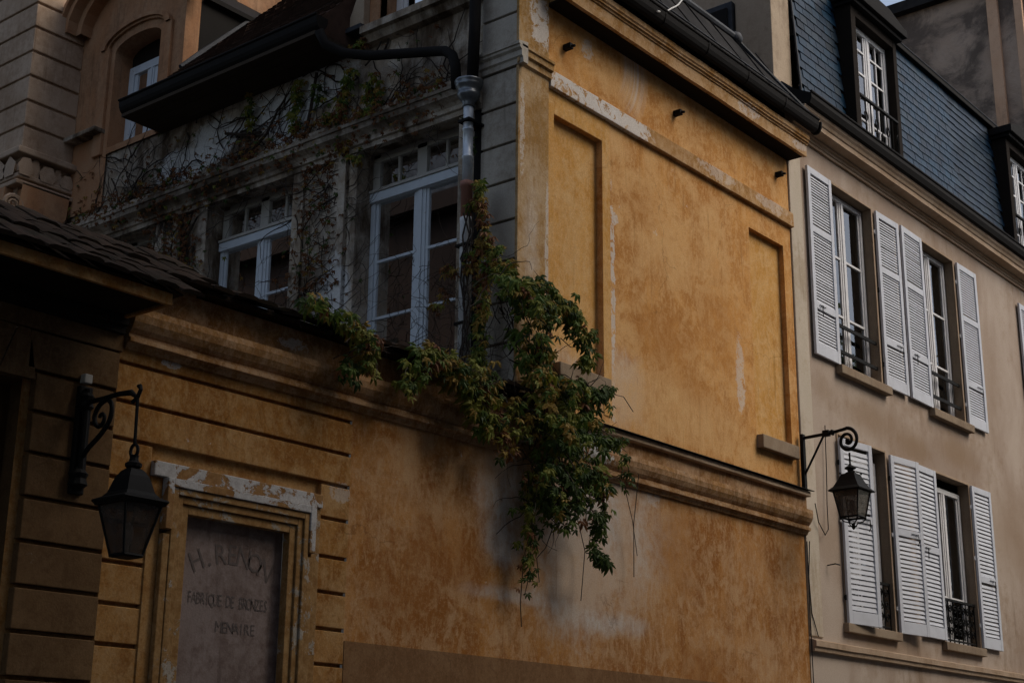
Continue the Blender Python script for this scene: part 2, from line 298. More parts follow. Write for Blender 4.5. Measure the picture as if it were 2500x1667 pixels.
# ---------------------------------------------------------------- mesh helpers
WM = {}
class MB:
    def __init__(s): s.v = []; s.f = []; s.mi = []; s.k = 0
    def face(s, *p):
        i = len(s.v); s.v += [tuple(q) for q in p]; s.f.append(tuple(range(i, i+len(p)))); s.mi.append(s.k); return s
    def box(s, x0, x1, y0, y1, z0, z1):
        i = len(s.v)
        s.v += [(x0, y0, z0), (x1, y0, z0), (x1, y1, z0), (x0, y1, z0), (x0, y0, z1), (x1, y0, z1), (x1, y1, z1), (x0, y1, z1)]
        for q in ((3, 2, 1, 0), (4, 5, 6, 7), (0, 1, 5, 4), (1, 2, 6, 5), (2, 3, 7, 6), (3, 0, 4, 7)):
            s.f.append(tuple(i+a for a in q)); s.mi.append(s.k)
        return s
    def ext(s, ax, prof, t0, t1):
        """closed profile extruded along an axis: ax 'x' profile (y,z), 'y' profile (x,z), 'z' profile (x,y)"""
        n = len(prof); i = len(s.v)
        for t in (t0, t1):
            for a, b in prof: s.v.append({'x': (t, a, b), 'y': (a, t, b), 'z': (a, b, t)}[ax])
        for k in range(n):
            l = (k+1) % n; s.f.append((i+k, i+l, i+n+l, i+n+k)); s.mi.append(s.k)
        s.f.append(tuple(i+k for k in range(n))); s.f.append(tuple(i+n+k for k in reversed(range(n)))); s.mi += [s.k, s.k]
        return s
    def wav(s, prof, t0, t1, step=.16, j=.0018):
        """profile run along X like ext, but hand-run: every section wavers a little"""
        k = max(2, int((t1-t0)/step)); n = len(prof); i = len(s.v); rnd = random.Random(int(t0*100)+n); dy = dz = 0
        for q in range(k+1):
            dy = dy*.7+rnd.gauss(0, j*.6); dz = dz*.7+rnd.gauss(0, j*.5); x = t0+(t1-t0)*q/k
            for m_, (a, b) in enumerate(prof):
                e_ = 0 if a >= 8.0 else 1; chip = rnd.uniform(.002, .005) if e_ and rnd.random() < .03 else 0
                s.v.append((x, a+e_*(dy+rnd.gauss(0, j*.25)+chip), b+e_*(dz+rnd.gauss(0, j*.25))))
        for q in range(k):
            for a in range(n):
                b = (a+1) % n; s.f.append((i+q*n+a, i+q*n+b, i+(q+1)*n+b, i+(q+1)*n+a)); s.mi.append(s.k)
        s.f.append(tuple(i+a for a in range(n))); s.f.append(tuple(i+k*n+a for a in reversed(range(n)))); s.mi += [s.k, s.k]
        return s
    def tube(s, path, r, n=6):
        P = [Vector(p) for p in path]; i = len(s.v); L = len(P)
        rr = r if isinstance(r, (list, tuple)) else [r]*L
        nrm = None
        for k, p in enumerate(P):
            d = (P[min(k+1, L-1)]-P[max(k-1, 0)])
            if d.length < 1e-9: d = Vector((0, 0, 1))
            d.normalize()
            if nrm is None: nrm = d.orthogonal().normalized()
            else:
                nrm = nrm-d*nrm.dot(d)
                nrm = nrm.normalized() if nrm.length > 1e-6 else d.orthogonal().normalized()
            b = d.cross(nrm)
            for a in range(n):
                t = 2*math.pi*a/n; s.v.append(tuple(p+(nrm*math.cos(t)+b*math.sin(t))*rr[k]))
        for k in range(L-1):
            for a in range(n):
                b_ = (a+1) % n; s.f.append((i+k*n+a, i+k*n+b_, i+(k+1)*n+b_, i+(k+1)*n+a)); s.mi.append(s.k)
        s.f.append(tuple(i+a for a in reversed(range(n)))); s.f.append(tuple(i+(L-1)*n+a for a in range(n))); s.mi += [s.k, s.k]
        return s
    def lathe(s, c, prof, n=16, rot=0):
        i = len(s.v); L = len(prof)
        for r, z in prof:
            for a in range(n):
                t = 2*math.pi*a/n+rot; s.v.append((c[0]+r*math.cos(t), c[1]+r*math.sin(t), c[2]+z))
        for k in range(L-1):
            for a in range(n):
                b_ = (a+1) % n; s.f.append((i+k*n+a, i+k*n+b_, i+(k+1)*n+b_, i+(k+1)*n+a)); s.mi.append(s.k)
        s.f.append(tuple(i+a for a in reversed(range(n)))); s.f.append(tuple(i+(L-1)*n+a for a in range(n))); s.mi += [s.k, s.k]
        return s
    def mesh(s, name, mats, smooth=False):
        me = bpy.data.meshes.new(name); me.from_pydata(s.v, [], s.f)
        for q in (mats if isinstance(mats, list) else [mats]): me.materials.append(q)
        me.polygons.foreach_set('material_index', s.mi)
        if smooth:
            me.polygons.foreach_set('use_smooth', [True]*len(s.f))
        me.update(); return me
    def obj(s, name, mats, parent=None, bevel=0, smooth=False):
        o = bpy.data.objects.new(name, s.mesh(name, mats, smooth)); C.objects.link(o); WM[o] = Matrix()
        if parent: par(o, parent)
        if bevel:
            b = o.modifiers.new('bevel', 'BEVEL'); b.width = bevel; b.segments = 2; b.limit_method = 'ANGLE'
        return o
def par(o, p):
    o.parent = p; o.matrix_parent_inverse = WM[p].inverted()
def tag(o, label, cat, group=None):
    o['label'] = label; o['category'] = cat
    if group: o['group'] = group
    return o
def thing(name, label, cat, loc, group=None):
    o = bpy.data.objects.new(name, None); C.objects.link(o); o.location = loc; WM[o] = Matrix.Translation(loc)
    o.empty_display_size = .2
    return tag(o, label, cat, group)
def kind(o, k): o['kind'] = k; return o
def inst(src, parent, loc, rot=(0, 0, 0), scale=None, name=None):
    o = bpy.data.objects.new(name or src.name, src if isinstance(src, bpy.types.Mesh) else src.data); C.objects.link(o)
    o.location = loc; o.rotation_euler = rot
    if scale: o.scale = scale
    WM[o] = Matrix(); par(o, parent); return o
def pt(ax, pl, u, d, v): return (u, pl+d, v) if ax == 'Y' else (pl+d, u, v)
def bx(mb, ax, pl, u0, u1, d0, d1, v0, v1):
    return mb.box(u0, u1, pl+d0, pl+d1, v0, v1) if ax == 'Y' else mb.box(pl+d0, pl+d1, u0, u1, v0, v1)
def wall(mb, ax, pl, u0, u1, v0, v1, holes=()):
    """front sheet with rectangular openings (u0,u1,v0,v1,depth) and their reveals"""
    us = sorted({u0, u1, *[h[0] for h in holes], *[h[1] for h in holes]}); vs = sorted({v0, v1, *[h[2] for h in holes], *[h[3] for h in holes]})
    us = [u for u in us if u0 <= u <= u1]; vs = [v for v in vs if v0 <= v <= v1]
    for a, b in zip(us, us[1:]):
        for c, d in zip(vs, vs[1:]):
            um, vm_ = (a+b)/2, (c+d)/2
            if any(h[0] < um < h[1] and h[2] < vm_ < h[3] for h in holes): continue
            mb.face(pt(ax, pl, a, 0, c), pt(ax, pl, b, 0, c), pt(ax, pl, b, 0, d), pt(ax, pl, a, 0, d))
    return mb
def reveals(mb, ax, pl, h, sill=True):
    a, b, c, d, dp = h
    q = lambda u, k, v: pt(ax, pl, u, k, v)
    mb.face(q(a, 0, c), q(a, dp, c), q(a, dp, d), q(a, 0, d)); mb.face(q(b, 0, c), q(b, 0, d), q(b, dp, d), q(b, dp, c))
    mb.face(q(a, 0, d), q(a, dp, d), q(b, dp, d), q(b, 0, d))
    if sill: mb.face(q(a, 0, c), q(b, 0, c), q(b, dp, c), q(a, dp, c))
    return mb
def bar(mb, ax, pl, u0, u1, v0, v1, d0=-.02, d1=.03): return bx(mb, ax, pl, u0, u1, d0, d1, v0, v1)
def casement(parent, ax, pl, u0, u1, v0, v1, rows, cols=1, mat='winwhite', fw=.05, mid=.10, room=True, split=True):
    """two-leaf casement: frame (part) > panes and glazing bars (sub-parts)"""
    mt = M[mat]; c = (u0+u1)/2; f = MB()
    bar(f, ax, pl, u0, u0+fw, v0, v1, -.03); bar(f, ax, pl, u1-fw, u1, v0, v1, -.03)
    bar(f, ax, pl, u0+fw, u1-fw, v1-fw*1.1, v1, -.028); bar(f, ax, pl, u0+fw, u1-fw, v0, v0+fw*1.6, -.028)
    if split:
        bar(f, ax, pl, c-mid/2, c+mid/2, v0+fw*1.6, v1-fw*1.1, -.022); bar(f, ax, pl, c-mid*.18, c+mid*.18, v0+fw*1.6, v1-fw*1.1, -.034, -.02)
    # inner leaf stiles, a step behind the frame
    e = fw*.8; spans = [(u0+fw, c-mid/2), (c+mid/2, u1-fw)] if split else [(u0+fw, u1-fw)]
    for a, b in spans:
        bar(f, ax, pl, a, a+e*.7, v0+fw*1.6, v1-fw*1.1, -.012); bar(f, ax, pl, b-e*.7, b, v0+fw*1.6, v1-fw*1.1, -.012)
    w_ = f.obj('window', mt, parent, .004)
    hh = [v0+fw*1.6]+list(rows)+[v1-fw*1.1]
    for a, b in spans:
        xs = [a+(b-a)*k/cols for k in range(cols+1)]
        for r in rows: bar(MB(), ax, pl, a, b, r-.014, r+.014, -.014, .012).obj('glazing_bar', mt, w_)
        for x_ in xs[1:-1]: bar(MB(), ax, pl, x_-.012, x_+.012, hh[0], hh[-1], -.010, .010).obj('glazing_bar', mt, w_)
        for r0, r1 in zip(hh, hh[1:]):
            for x0, x1 in zip(xs, xs[1:]):
                t1, t2 = random.uniform(-.0035, .0035), random.uniform(-.0035, .0035)
                MB().face(pt(ax, pl, x0, .004+t1, r0), pt(ax, pl, x1, .004-t1, r0), pt(ax, pl, x1, .004-t1+t2, r1), pt(ax, pl, x0, .004+t1+t2, r1)).obj('pane', M['glass'], w_)
    if room:
        b = MB(); a0, a1, z0, z1, dp = u0-.02, u1+.02, v0-.02, v1+.02, 1.2
        reveals(b, ax, pl+.04, (a0, a1, z0, z1, dp)); q = lambda u, v: pt(ax, pl+.04, u, dp, v)
        b.face(q(a0, z0), q(a1, z0), q(a1, z1), q(a0, z1)); b.obj('room_recess', M['void'], w_)
    return w_

# ---------------------------------------------------------------- ground
kind(MB().face((-400, -400, 0), (400, -400, 0), (400, 400, 0), (-400, 400, 0)).obj('ground', M['asphalt']), 'structure')
kind(MB().box(-30, 60, 6.6, 8.0, 0.004, .13).obj('pavement', M['flag'], bevel=.01), 'structure')
kind(MB().box(-30, 60, -3.0, -1.7, 0.004, .13).obj('pavement', M['flag'], bevel=.01), 'structure')

# ================================================================ YELLOW HOUSE
H = thing('ochre_house', 'ochre plastered corner house with an eaved gable wall and a creeper-grown grey side front', 'house', (12.4, 8, 0))
XF = 9.85                                     # plane of the grey side front (faces -X)
XE = 15.03
# --- gable wall
RL = (10.38, 11.17, 5.34, 7.83, .07); RR = (14.05, 14.85, 5.35, 7.79, .07)
gw = MB(); wall(gw, 'Y', 8.0, 9.83, XE, 4.86, 8.98, [RL, RR]); reveals(gw, 'Y', 8.0, RL); reveals(gw, 'Y', 8.0, RR)
gw.face((XE, 8, 0), (XE, 12, 0), (XE, 12, 9.5), (XE, 8, 9.5))
gable = gw.obj('gable_wall', M['ochre_up'], H)
for h in (RL, RR):
    MB().face((h[0], 8.07, h[2]), (h[1], 8.07, h[2]), (h[1], 8.07, h[3]), (h[0], 8.07, h[3])).obj('blind_window_panel', M['ochre_panel'], H)
    MB().box(h[0]-.0, h[1]+.02, 7.915, 8.06, h[2]-.15, h[2]).obj('blind_window_sill', M['sill'], H, .008)
# thin raised band of plaster round the left blind window
fr = MB()
for a in ((10.27, RL[0], 5.34, 8.08), (RL[1], 11.30, 5.0, 8.08), (RL[0], RL[1], RL[3], 8.08)): fr.box(a[0], a[1], 7.993, 8.0, a[2], a[3])
fr.obj('plaster_surround', M['ochre_panel'], H, .003)
MB().box(9.80, 10.262, 7.965, 7.997, 4.92, 12.5).obj('corner_pilaster', M['ochre_pil'], H, .004)
# pilaster cap and string course
MB().ext('x', [(7.964, 8.12), (7.94, 8.14), (7.94, 8.2), (7.915, 8.215), (7.915, 8.27), (7.90, 8.28), (7.90, 8.305), (7.964, 8.31)], 9.775, 10.275).obj('pilaster_cap', M['ochre_pil'], H)
MB().wav([(8.01, 8.075), (7.95, 8.075), (7.947, 8.08), (7.95, 8.25), (7.956, 8.257), (8.01, 8.265)], 10.276, XE+.02).obj('string_course', M['ochre_band'], H)
for bx_, bz in ((10.56, 8.61), (12.54, 8.64), (14.76, 8.67)):
    t = MB(); t.box(bx_-.028, bx_+.028, 7.91, 8.02, bz-.03, bz+.03); t.tube([(bx_, 7.93, bz), (bx_, 7.87, bz-.012)], .016, 6)
    t.obj('wall_anchor', M['iron'], H, .006)
# --- lower wall under the gable + ledge cornice
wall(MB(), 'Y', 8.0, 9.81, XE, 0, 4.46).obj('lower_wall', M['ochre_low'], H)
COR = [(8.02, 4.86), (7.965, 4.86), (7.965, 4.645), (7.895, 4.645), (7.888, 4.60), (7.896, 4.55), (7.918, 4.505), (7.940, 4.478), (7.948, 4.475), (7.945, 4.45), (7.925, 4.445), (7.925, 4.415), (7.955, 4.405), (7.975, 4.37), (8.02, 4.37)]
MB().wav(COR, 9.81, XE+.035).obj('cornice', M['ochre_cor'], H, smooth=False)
MB().wav([(8.0, 4.80), (7.912, 4.80), (7.905, 4.808), (7.908, 4.855), (7.914, 4.862), (8.0, 4.862)], 9.81, XE+.03).obj('ledge', M['beige_trim'], H)
MB().ext('x', [(8.0, 4.905), (7.87, 4.868), (7.87, 4.862), (7.885, 4.862), (8.0, 4.89)], 9.81, XE+.06).obj('ledge_flashing', M['castiron'], H)
MB().box(7.852, XE-.01, 7.992, 8.0, 0, 2.63).obj('plinth', M['plinth'], H)
# --- gable eave
MB().wav([(8.02, 8.97), (7.80, 8.985), (7.80, 8.96), (7.755, 8.96), (7.75, 9.10), (7.735, 9.105), (7.735, 9.125), (7.715, 9.13), (7.715, 9.145), (7.70, 9.16), (7.70, 9.22), (8.02, 9.22)], 10.27, XE+.06).obj('eave_cornice', M['ochre_band'], H)
MB().box(10.27, XE+.03, 7.8, 8.0, 8.955, 8.975).obj('eave_soffit', M['darkwood'], H)
gt = MB(); gp = []
for k in range(9):
    t = math.pi*k/8; gp.append((7.65-.075*math.cos(t), 9.37-.12*math.sin(t)))
gp = [(7.575, 9.40)]+gp+[(7.725, 9.40)]
gt.ext('x', gp, 10.27, XE+.08); gt.tube([(10.27, 7.575, 9.405), (XE+.08, 7.575, 9.405)], .015, 8)
for k in range(6): gt.ext('x', [(a-.006 if a < 7.65 else a+.006, b-.008) for a, b in gp], 10.9+.85*k, 10.925+.85*k)
gt.obj('gutter', M['castiron'], H)
rf = MB()
rf.ext('x', [(7.64, 9.40), (8.30, 10.44), (8.36, 10.44), (8.36, 9.2), (7.64, 9.34)], 9.9, 14.25)
rf.face((14.25, 7.64, 9.40), (15.12, 7.62, 9.40), (14.42, 8.30, 10.42), (14.25, 8.30, 10.44)); rf.face((15.12, 7.62, 9.40), (15.2, 8.9, 9.9), (14.42, 8.30, 10.42))
rf.face((9.9, 8.30, 10.44), (14.42, 8.30, 10.44), (15.0, 11.4, 11.0), (9.9, 11.4, 11.6))
roof = rf.obj('roof', M['darkroof'], H)
MB().tube([(9.9, 8.30, 10.46), (14.40, 8.30, 10.455)], .055, 10).obj('ridge_roll', M['lead'], roof)
MB().lathe((14.42, 8.30, 10.35), [(.02, 0), (.08, .03), (.10, .09), (.08, .15), (.03, .18)], 12).obj('roll_end', M['lead'], roof, smooth=True)
MB().tube([(14.42, 8.29, 10.44), (14.75, 7.98, 9.95), (15.10, 7.63, 9.42)], .03, 8).obj('hip_flashing', M['lead'], roof)
MB().tube([(10.3, 7.83, 9.72), (14.85, 7.83, 9.715)], .009, 5).obj('roof_seam', M['lead'], roof)
for k in range(9): MB().tube([(10.5+.55*k, 7.66, 9.43), (10.5+.55*k, 8.29, 10.44)], .010, 4).obj('roof_seam', M['darkroof'], roof)
# white cable looping over the roof
cp = [(11.55, 7.55, 9.30), (11.62, 7.575, 9.335), (11.709, 7.601, 9.38), (11.85, 7.655, 9.46), (12.017, 7.723, 9.57), (12.24, 7.82, 9.73), (12.49, 7.925, 9.90), (12.7, 8.02, 10.05), (12.89, 8.11, 10.20), (13.27, 8.29, 10.50), (13.6, 8.6, 10.62)]
tag(MB().tube(cp, .010, 5).obj('cable', M['wire']), 'thin white cable looping over the dark roof of the ochre house', 'cable')

# --- grey side front
DP = .22
W1 = (8.72, 10.09, 5.15, 7.84, DP); W2 = (11.04, 12.44, 5.15, 7.84, DP); W3 = (13.36, 14.76, 5.15, 7.84, DP); D2 = (8.96, 9.87, 9.16, 11.0, .26)
sf = MB(); wall(sf, 'X', XF, 8.0, 15.2, 0, 8.98, [W1, W2, W3]); wall(sf, 'X', XF, 8.0, 10.2, 8.98, 12.5, [D2])
for h in (W1, W2, W3): reveals(sf, 'X', XF, h)
sf.face((XF, 10.2, 8.98), (12.0, 10.2, 8.98), (12.0, 10.2, 12.5), (XF, 10.2, 12.5))
side = sf.obj('side_front', M['ivywall'], H)
reveals(MB(), 'X', XF, D2).obj('window_reveal', M['dormer_stone'], side)
FC = [(XF+.02, 7.80), (XF-.05, 7.80), (XF-.055, 7.85), (XF-.08, 7.86), (XF-.085, 7.90), (XF-.11, 7.93), (XF-.17, 7.97), (XF-.175, 8.03), (XF-.19, 8.035), (XF-.19, 8.07), (XF-.10, 8.085), (XF-.09, 8.15), (XF-.06, 8.16), (XF-.05, 8.21), (XF+.02, 8.23)]
MB().ext('y', FC, 8.42, 15.2).obj('window_cornice', M['ivywall'], H)
# quoins
zs = [4.95, 5.41, 5.80, 6.19, 6.58, 6.97, 7.35, 7.74, 8.115]; 
for a, b in zip(zs, zs[1:]): MB().box(9.81, 9.90, 7.998, 8.43+random.uniform(-.004, .004), a+.012, b-.012).obj('quoin', M['quoin'], H, .008)
for a, b in ((8.345, 8.69), (8.69, 9.08), (9.08, 9.47), (9.47, 9.86), (9.86, 10.25)): MB().box(9.81, 9.90, 7.998, 8.43, a+.012, b-.012).obj('quoin', M['quoin'], H, .008)
MB().ext('y', [(9.86, 8.12), (9.79, 8.12), (9.785, 8.17), (9.765, 8.185), (9.765, 8.24), (9.74, 8.26), (9.74, 8.285), (9.725, 8.29), (9.725, 8.32), (9.86, 8.345)], 7.9, 8.46).obj('quoin_cap', M['quoin'], H)
# window trims between the openings
for (a, b, p) in ((10.09, 10.20, .03), (10.235, 10.34, .055), (10.34, 10.44, .03), (10.88, 11.04, .035), (12.44, 12.60, .035), (12.9, 13.05, .03), (13.2, 13.36, .03), (8.60, 8.72, .03)):
    bx(MB(), 'X', XF, a, b, -p, .002, 4.9, 7.80).obj('window_trim', M['ivywall'], H, .006)
def tall_window(h, blinds):
    u0, u1, v0, v1 = h[0], h[1], h[2], h[3]; pl = XF+DP
    c = casement(H, 'X', pl, u0+.0, u1-.0, v0, 7.36, [6.06, 6.66], 1, 'winblue', .06, .135)
    bx(MB(), 'X', pl, u0, u1, -.06, .02, 7.30, 7.40).obj('transom', M['winblue'], c, .006)
    bx(MB(), 'X', pl, u0, u1, -.075, .02, 7.402, 7.43).obj('transom_drip', M['winold'], c, .004)
    f = MB(); m_ = (u0+u1)/2
    for a, b in ((u0, u0+.10), (u1-.10, u1), (m_-.065, m_+.065)): bar(f, 'X', pl, a, b, 7.43, 7.80, -.02)
    bar(f, 'X', pl, u0+.1, u1-.1, 7.75, 7.84, -.02); bar(f, 'X', pl, u0+.1, u1-.1, 7.43, 7.47, -.018)
    for q in (u0+.1+(m_-.065-u0-.1)/2, m_+.065+(u1-.1-m_-.065)/2): bar(f, 'X', pl, q-.016, q+.016, 7.47, 7.75, -.012, .012)
    fan = f.obj('fanlight', M['winold'], H, .004)
    for a, b in ((u0+.1, m_-.065), (m_+.065, u1-.1)):
        MB().face((pl+.004, a, 7.47), (pl+.004, b, 7.47), (pl+.006, b, 7.75), (pl+.006, a, 7.75)).obj('pane', M['glass'], fan)
    b = MB(); reveals(b, 'X', pl+.04, (u0, u1, 7.40, 7.84, .9)); b.face((pl+.94, u0, 7.4), (pl+.94, u1, 7.4), (pl+.94, u1, 7.84), (pl+.94, u0, 7.84)); b.obj('room_recess', M['void'], fan)
    if blinds:
        bl = MB(); z = blinds[0]
        while z < blinds[1]:
            for a, b_ in ((u0+.08, m_-.07), (m_+.07, u1-.08)): bl.face((pl+.06, a, z), (pl+.06, b_, z), (pl+.078, b_, z+.017), (pl+.078, a, z+.017))
            z += .022
        kind(bl.obj('slat_blind', M['blind'], c), 'stuff')
    return c
tall_window(W1, (5.2, 5.75)); tall_window(W2, (5.2, 7.28)); tall_window(W3, None)
# gable-end dormer window of the side front
casement(H, 'X', XF+.26, 8.96, 9.87, 9.16, 11.0, [9.75, 10.35], 1, 'winwhite', .09, .09)
cu = MB()
for k in range(8): 
    a = 9.0+.03*k; cu.face((XF+.36+.02*(k % 2), a, 9.2), (XF+.36+.02*((k+1) % 2), a+.03, 9.2), (XF+.36+.02*((k+1) % 2), a+.05, 11), (XF+.36+.02*(k % 2), a+.02, 11))
cu.obj('curtain', M['curtain'], H)
MB().ext('y', [(XF+.26, 9.17), (XF-.17, 9.14), (XF-.17, 9.06), (XF-.12, 9.05), (XF-.08, 8.98), (XF+.0, 8.96), (XF+.26, 8.96)], 8.47, 10.0).obj('window_sill', M['ivywall'], H)
bx(MB(), 'X', XF, 9.87, 10.02, -.02, .1, 9.17, 11.2).obj('window_jamb', M['dormer_stone'], H, .01)
bx(MB(), 'X', XF, 8.82, 8.96, -.02, .1, 9.17, 11.2).obj('window_jamb', M['dormer_stone'], H, .01)
sp = []
for k in range(13):
    t = k/12*math.pi*1.1; sp.append((10.02+.30*(k/12)**.8, 9.22+.0+.42*(1-k/12)**1.5+.03*math.sin(t*2)))
scr = MB(); pr = [(10.02, 9.2)]+[(a, b+.05) for a, b in sp]+[(10.34, 9.2)]
n = len(pr); i0 = len(scr.v)
for xx in (XF-.10, XF+.15):
    for a, b in pr: scr.v.append((xx, a, b))
for k in range(n):
    l = (k+1) % n; scr.f.append((k, l, n+l, n+k)); scr.mi.append(0)
scr.f += [tuple(range(n)), tuple(n+k for k in reversed(range(n)))]; scr.mi += [0, 0]
scr.obj('scroll_bracket', M['party'], H)
bx(MB(), 'X', XF, 10.0, 10.34, -.16, .1, 9.14, 9.20).obj('scroll_cap', M['lead'], H, .01)
# eave, gutter and tiled slope of the side front
EY0, EY1 = 10.22, 13.44
for k in range(5): MB().box(9.27+.125*k, 9.39+.125*k, EY0, EY1, 8.965+.002*(k % 2), 9.01).obj('soffit_board', M['soffit'], H, .004)
e = MB(); ep = []
for k in range(9):
    t = math.pi*k/8; ep.append((9.30-.08*math.cos(t), 9.11-.11*math.sin(t)))
e.ext('y', [(9.22, 9.15)]+ep+[(9.38, 9.15)], EY0-.06, EY1); e.tube([(9.215, EY0-.06, 9.155), (9.215, EY1, 9.155)], .014, 8)
e.obj('gutter', M['castiron'], H)
tr = MB(); tr.ext('y', [(9.32, 9.17), (12.5, 12.51), (12.6, 12.51), (12.6, 9.0), (9.32, 9.0)], EY0, 13.10)
troof = tr.obj('tiled_roof', M['tile'], H)
td = MB(); sl_ = Vector((3.18, 0, 3.34)).normalized(); nn = Vector((-sl_.z, 0, sl_.x))
for r in range(44):
    base = Vector((9.33, 0, 9.185))+sl_*(.105*r); yy = EY0+(.08 if r % 2 else 0)
    while yy < 13.08:
        a, b = yy, min(yy+.156, 13.1); lift = .020+random.uniform(0, .008); q = base+nn*lift; q2 = base+sl_*.14+nn*.006; w0 = base+nn*.002
        td.face((q.x, a, q.z), (q.x, b, q.z), (q2.x, b, q2.z), (q2.x, a, q2.z)); td.face((w0.x, a, w0.z), (w0.x, b, w0.z), (q.x, b, q.z), (q.x, a, q.z))
        td.face((w0.x, a, w0.z), (q.x, a, q.z), (q2.x, a, q2.z)); yy += .16
kind(td.obj('roof_tiles', M['tile'], troof), 'stuff')
# --- arched dormer at the far end of the side front
XD = XF-.03; sz = 10.35; cy, hw = 14.03, .45; rise = .14
def arc(c, hw, z, rise, n=14): return [(c+hw*math.cos(math.pi*k/n), z+rise*math.sin(math.pi*k/n)) for k in range(n+1)]
ds = MB()
A = arc(cy, hw, sz, rise)                                  # from far jamb to near jamb
wall(ds, 'X', XD, 13.12, cy-hw, 8.98, 10.95); wall(ds, 'X', XD, cy+hw, 15.2, 8.3, 10.95); wall(ds, 'X', XD, cy-hw, cy+hw, 8.98, 9.06)
for (a0, z0), (a1, z1) in zip(A, A[1:]):
    ds.face((XD, a0, z0), (XD, a1, z1), (XD, a1, 10.95), (XD, a0, 10.95)); ds.face((XD, a0, z0), (XD+.28, a0, z0), (XD+.28, a1, z1), (XD, a1, z1))
for a in (cy-hw, cy+hw): ds.face((XD, a, 9.06), (XD+.28, a, 9.06), (XD+.28, a, sz), (XD, a, sz))
ds.face((XD, cy-hw, 9.06), (XD+.28, cy-hw, 9.06), (XD+.28, cy+hw, 9.06), (XD, cy+hw, 9.06))
ds.face((XD, 13.12, 8.98), (XD+.25, 13.12, 8.98), (XD+.25, 13.12, 11.2), (XD, 13.12, 11.2))
arch = ds.obj('arched_dormer', M['dormer_stone'], H)
hm = MB()
def arcband(mb, c, h0, h1, z, r0, r1, x0, x1, n=14, lo=0, hi=1):
    a = arc(c, h0, z, r0, n); b = arc(c, h1, z, r1, n)
    for k in range(int(n*lo), int(n*hi)):
        for (p, q, r, s_) in (((x0, *a[k]), (x0, *a[k+1]), (x0, *b[k+1]), (x0, *b[k])), ((x0, *a[k]), (x1, *a[k]), (x1, *a[k+1]), (x0, *a[k+1])), ((x0, *b[k]), (x0, *b[k+1]), (x1, *b[k+1]), (x1, *b[k]))): mb.face(p, q, r, s_)
    return mb
arcband(hm, cy, .60, .68, sz+.06, .22, .27, XD-.07, XD); arcband(hm, cy, .56, .60, sz+.06, .19, .22, XD-.035, XD)
hm.obj('hood_mould', M['dormer_stone'], arch)
pe = MB()
arcband(pe, cy, 1.02, 1.12, 10.74, .62, .72, XD-.16, XD+.1); arcband(pe, cy, 1.12, 1.20, 10.74, .72, .80, XD-.30, XD+.2); arcband(pe, cy, 1.2, 1.26, 10.74, .8, .84, XD-.36, XD+.2)
pe.obj('arched_pediment', M['dormer_stone'], arch)
tp = MB(); B = arc(cy, 1.05, 10.74, .66)
for (a0, z0), (a1, z1) in zip(B, B[1:]): tp.face((XD+.004, a0, 10.7), (XD+.004, a1, 10.7), (XD+.004, a1, z1), (XD+.004, a0, z0))
tp.obj('tympanum', M['dormer_stone'], arch)
bx(MB(), 'X', XD, cy+.53, cy+.70, -.045, .002, 8.98, 10.42).obj('dormer_jamb', M['dormer_stone'], arch, .008)
bx(MB(), 'X', XD, cy-.70, cy-.53, -.045, .002, 8.98, 10.42).obj('dormer_jamb', M['dormer_stone'], arch, .008)
casement(H, 'X', XD+.26, cy-hw, cy+hw, 9.06, 10.22, [9.62], 1, 'winblue', .10, .09)
MB().box(XD-.16, XD+.05, 14.55, 15.19, 9.27, 9.33).obj('dormer_ledge', M['ivywall'], arch, .01)
lc = MB(); lc.box(XD+.215, 12.4, 13.118, 13.3, 9.2, 10.72); lc.ext('x', [(13.05, 10.72), (13.05, 10.78), (14.03, 11.6), (15.1, 10.9), (15.1, 10.72)], XD+.25, 12.4)
lc.obj('dormer_cheek', M['castiron'], arch)
MB().tube([(9.78, 13.09, 9.70), (10.05, 13.09, 9.98), (10.4, 13.09, 10.35), (10.8, 13.09, 10.77)], [.03, .045, .04, .03], 6).obj('lead_flashing', M['lead'], troof)
MB().box(11.2, 12.0, 13.9, 15.0, 10.5, 13.5).obj('chimney', M['dormer_stone'], H, .01)
MB().ext('z', [(XD+.262, cy-.52), (XD+.262, cy+.52), (XD+.28, cy+.52), (XD+.28, cy-.52)], 10.2, 10.6).obj('arch_infill', M['darkwood'], arch)
# --- rain pipes of the side front
XP = 9.66
fall = MB(); fall.tube([(9.3, 10.2, 9.0), (9.36, 10.16, 8.86), (9.45, 9.98, 8.74), (9.55, 9.7, 8.66), (XP, 8.92, 8.50), (XP, 8.78, 8.46), (XP, 8.68, 8.38), (XP, 8.64, 8.26), (XP, 8.62, 8.02)], .052, 10)
p1 = fall.obj('fall_pipe', M['castiron'], H, smooth=True)
MB().tube([(XP, 8.40, 12.4), (XP, 8.40, 8.6), (XP, 8.42, 8.02)], .058, 10).obj('downpipe', M['castiron'], H, smooth=True)
PY = 8.46
hop = MB(); hop.lathe((XP, PY, 0), [(.05, 7.76), (.062, 7.77), (.055, 7.80), (.075, 7.83), (.105, 7.87), (.112, 7.90), (.10, 7.905), (.105, 7.94), (.125, 7.965), (.132, 7.985), (.125, 7.995), (.138, 8.01), (.138, 8.03), (.115, 8.035)], 24)
hop.obj('hopper', M['dullzinc'], H, smooth=True)
zp = MB(); zp.lathe((XP, PY, 0), [(.048, 6.98), (.048, 7.24), (.054, 7.245), (.054, 7.26), (.048, 7.265), (.048, 7.52), (.054, 7.525), (.054, 7.54), (.048, 7.545), (.048, 7.78)], 20); zp.obj('zinc_pipe', M['zinc'], H, smooth=True)
